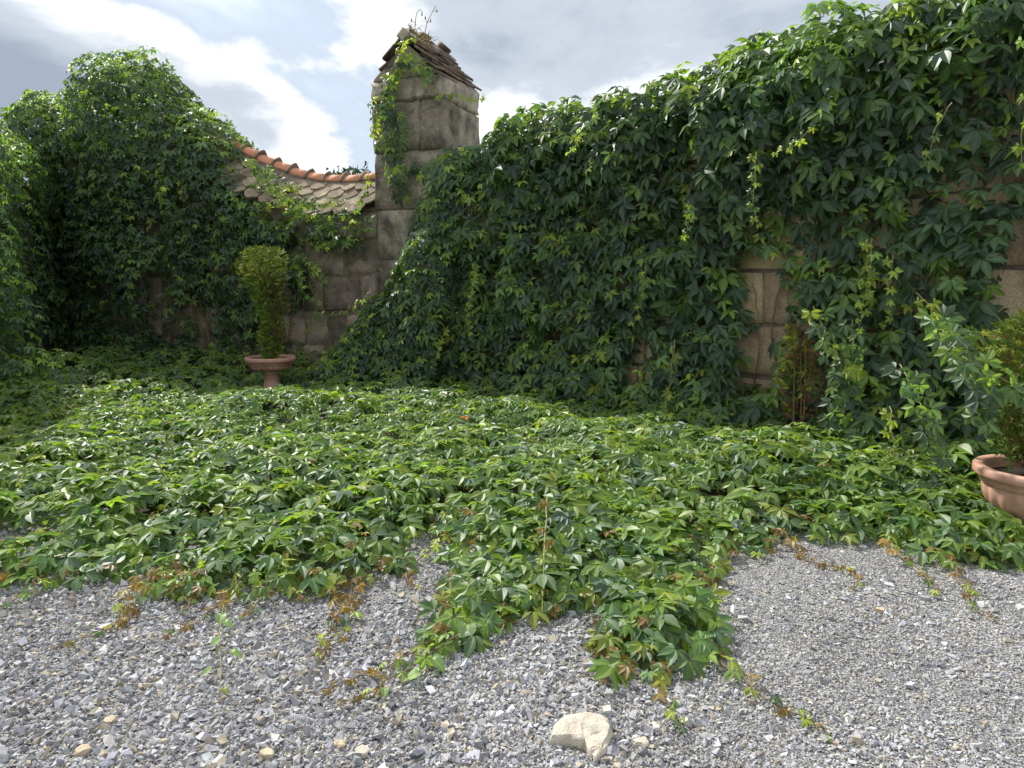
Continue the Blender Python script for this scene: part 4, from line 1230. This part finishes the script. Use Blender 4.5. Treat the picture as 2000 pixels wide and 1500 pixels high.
def bindweed(loc, label, leaves, stem):
    p = thing("bindweed", loc, label, "weed", "bindweed on the gravel")
    V, T = tube(catmull(stem, 6), 0.0025, 0.0015, 4)
    link("stem", tri_mesh("stem", V - np.array(loc), T, M["stem"]), p)
    for x, y, z, sz, a, c in leaves:
        o = link("leaf", HEART, p, (x - loc[0], y - loc[1], z - loc[2])); o.scale = (sz,) * 3
        o.rotation_euler = (0.35, 0.1, a); o.color = (*c, 1)


PG = (0.16, 0.26, 0.09)
bindweed((-0.19, 2.74, 0.0), "bindweed with heart-shaped leaves at the tip of the middle creeper lobe",
         [(-0.19, 2.78, .075, 0.09, 0.1, PG), (-0.115, 2.83, .07, 0.085, 0.15, (0.09, 0.19, 0.06)), (-0.31, 2.56, .05, 0.075, 0.9, PG), (-0.355, 2.47, .04, 0.06, -1.3, (0.24, 0.36, 0.12)), (-0.46, 2.36, .045, 0.035, 0.2, PG)],
         [(-0.1, 2.9, .06), (-0.2, 2.72, .03), (-0.33, 2.52, .025), (-0.46, 2.36, .03), (-0.55, 2.22, .025)])
bindweed((-1.2, 2.65, 0.0), "thread of bindweed with tiny leaves on the gravel at left",
         [(-1.27, 2.90, .06, 0.05, 0.2, PG), (-1.24, 2.86, .05, 0.05, 1.2, PG), (-1.20, 2.71, .05, 0.045, -0.8, PG), (-1.11, 2.61, .05, 0.05, 1.4, PG), (-1.15, 2.50, .04, 0.035, -0.9, PG), (-1.05, 2.38, .035, 0.03, 0.8, (0.2, 0.22, 0.05))],
         [(-1.30, 3.0, .06), (-1.22, 2.75, .03), (-1.13, 2.55, .025), (-1.06, 2.36, .025)])


def weeds():
    p = thing("dry_weed", (-1.24, 10.1, 4.72), "two bare dry weed stalks rising from the pillar cap", "weed")
    loc = np.array(p.location)
    for st, buds in (([(-1.33, 10.15, 4.72), (-1.31, 10.13, 4.93), (-1.29, 10.12, 5.06), (-1.24, 10.10, 5.12), (-1.20, 10.08, 5.08)], [(-1.36, 10.13, 5.0), (-1.21, 10.08, 5.06)]),
                     ([(-1.19, 10.07, 4.68), (-1.15, 10.05, 4.90), (-1.08, 10.02, 5.03), (-1.01, 9.99, 5.13)], [(-1.16, 10.04, 5.0), (-1.00, 9.99, 5.07), (-1.09, 10.03, 4.96)])):
        V, T = tube(catmull(st, 6), 0.006, 0.003); link("stalk", tri_mesh("stalk", V - loc, T, M["brown_stem"]), p)
        for b in buds:
            q = min(catmull(st, 6), key=lambda c: np.linalg.norm(c - np.array(b) + np.array([0, 0, 0.05])))
            V, T = tube(np.array([q, q * 0.4 + np.array(b) * 0.6, q * 0.15 + np.array(b) * 0.85, b]), 0.003, 0.002)
            link("twig", tri_mesh("twig", V - loc, T, M["brown_stem"]), p)
            V, T = tube(np.array([np.array(b) + [0, 0, k * 0.016] for k in (-1.4, -0.6, 0.4, 1.2)]), 0.011, 0.004); link("seed_head", tri_mesh("seed_head", V - loc, T, M["brown_stem"]), p)
    r = np.random.default_rng(4); V, T, C = [], [], []
    for i in range(170):
        f = r.random(); c = np.array([-1.36, 9.75, 4.80]) * (1 - f) + np.array([-1.10, 9.95, 4.66]) * f + r.normal(0, 0.03, 3)
        t = c + np.array([r.normal(0, 0.07), r.normal(0, 0.05), r.uniform(-0.1, 0.07)]); w = r.normal(0, 0.004, 3); k = len(V)
        V += [c - w, c + w, t]; T.append((k, k + 1, k + 2)); C += [np.array([0.34, 0.27, 0.11]) * r.uniform(0.6, 1.2)] * 3
    g = thing("dry_grass", (-1.2, 9.85, 4.7), "tuft of yellowed grass on the ridge of the pillar cap", "grass")
    o = link("blades", tri_mesh("blades", np.array(V) - np.array(g.location), np.array(T), M["needle"], np.array(C)), g); o["kind"] = "stuff"


weeds()

# small white scrap and one fallen orange leaf lying on the creeper
bm = bmesh.new(); r = np.random.default_rng(8)
ring = [bm.verts.new((0.032 * math.cos(a) * (1 + 0.15 * r.normal()), 0.024 * math.sin(a) * (1 + 0.15 * r.normal()), 0.006 * r.normal())) for a in np.linspace(0, 6.283, 10, endpoint=False)]
cv = bm.verts.new((0, 0, 0.012))
for j in range(10): bm.faces.new((cv, ring[j], ring[(j + 1) % 10]))
bmesh.ops.solidify(bm, geom=bm.faces[:], thickness=0.002)
me = bpy.data.meshes.new("paper_scrap"); bm.to_mesh(me); bm.free(); me.materials.append(M["paper"])
o = link("paper_scrap", me, None, (0.98, 4.15, 0.40)); o.rotation_euler = (0.25, 0.1, 0.3)
tag(o, "small white paper scrap lying on the creeper carpet near the right wall", "paper")
o = link("fallen_leaf", LEAF_ME[2], None, (-0.38, 5.9, 0.36)); o.scale = (0.07,) * 3; o.rotation_euler = (0.3, 0.2, 2.0); o.color = (0.36, 0.12, 0.05, 1)
tag(o, "single fallen orange leaf on the carpet at the foot of the wall", "leaf")


# ------------------------------------------------------------------ tree far behind the coping
def far_tree(loc, h, label, seed):
    p = thing("tree", loc, label, "tree"); r = np.random.default_rng(seed)
    V, T = tube(catmull([(0, 0, 0), (0.1, 0, h * 0.4), (0.0, 0.1, h * 0.85)], 6), 0.22, 0.05, 8); link("trunk", tri_mesh("trunk", V, T, M["brown_stem"]), p)
    for k in range(9):
        z = h * (0.35 + 0.06 * k); a = k * 2.4; L = h * 0.22 * (1.2 - 0.09 * k)
        V, T = tube(catmull([(0.05, 0, z), (L * 0.5 * math.cos(a), L * 0.5 * math.sin(a), z + L * 0.25), (L * math.cos(a), L * math.sin(a), z + L * 0.6)], 5), 0.06, 0.015, 5)
        link("limb", tri_mesh("limb", V, T, M["brown_stem"]), p)
    n = 2600; cl = r.normal(0, 1, (60, 3)); cl = unit(cl) * r.random((60, 1)) ** 0.4 * np.array([h * 0.24, h * 0.24, h * 0.33]) + np.array([0, 0, h * 0.66])
    c = cl[r.integers(60, size=n)] + r.normal(0, h * 0.035, (n, 3)); a = r.normal(0, 0.11, (n, 3)); b = r.normal(0, 0.11, (n, 3))
    V = np.stack([c - a, c + b, c + a], 1).reshape(-1, 3); T = np.arange(3 * n).reshape(-1, 3)
    o = link("crown", tri_mesh("crown", V, T, M["needle"], np.repeat(np.array([[0.045, 0.085, 0.03]]) * np.exp(r.normal(0, 0.3, (n, 1))), 3, 0)), p); o["kind"] = "stuff"


far_tree((-9.0, 41.0, 0), 7.85, "tree top peeping over the ridge tiles beside the bare pillar", 3)
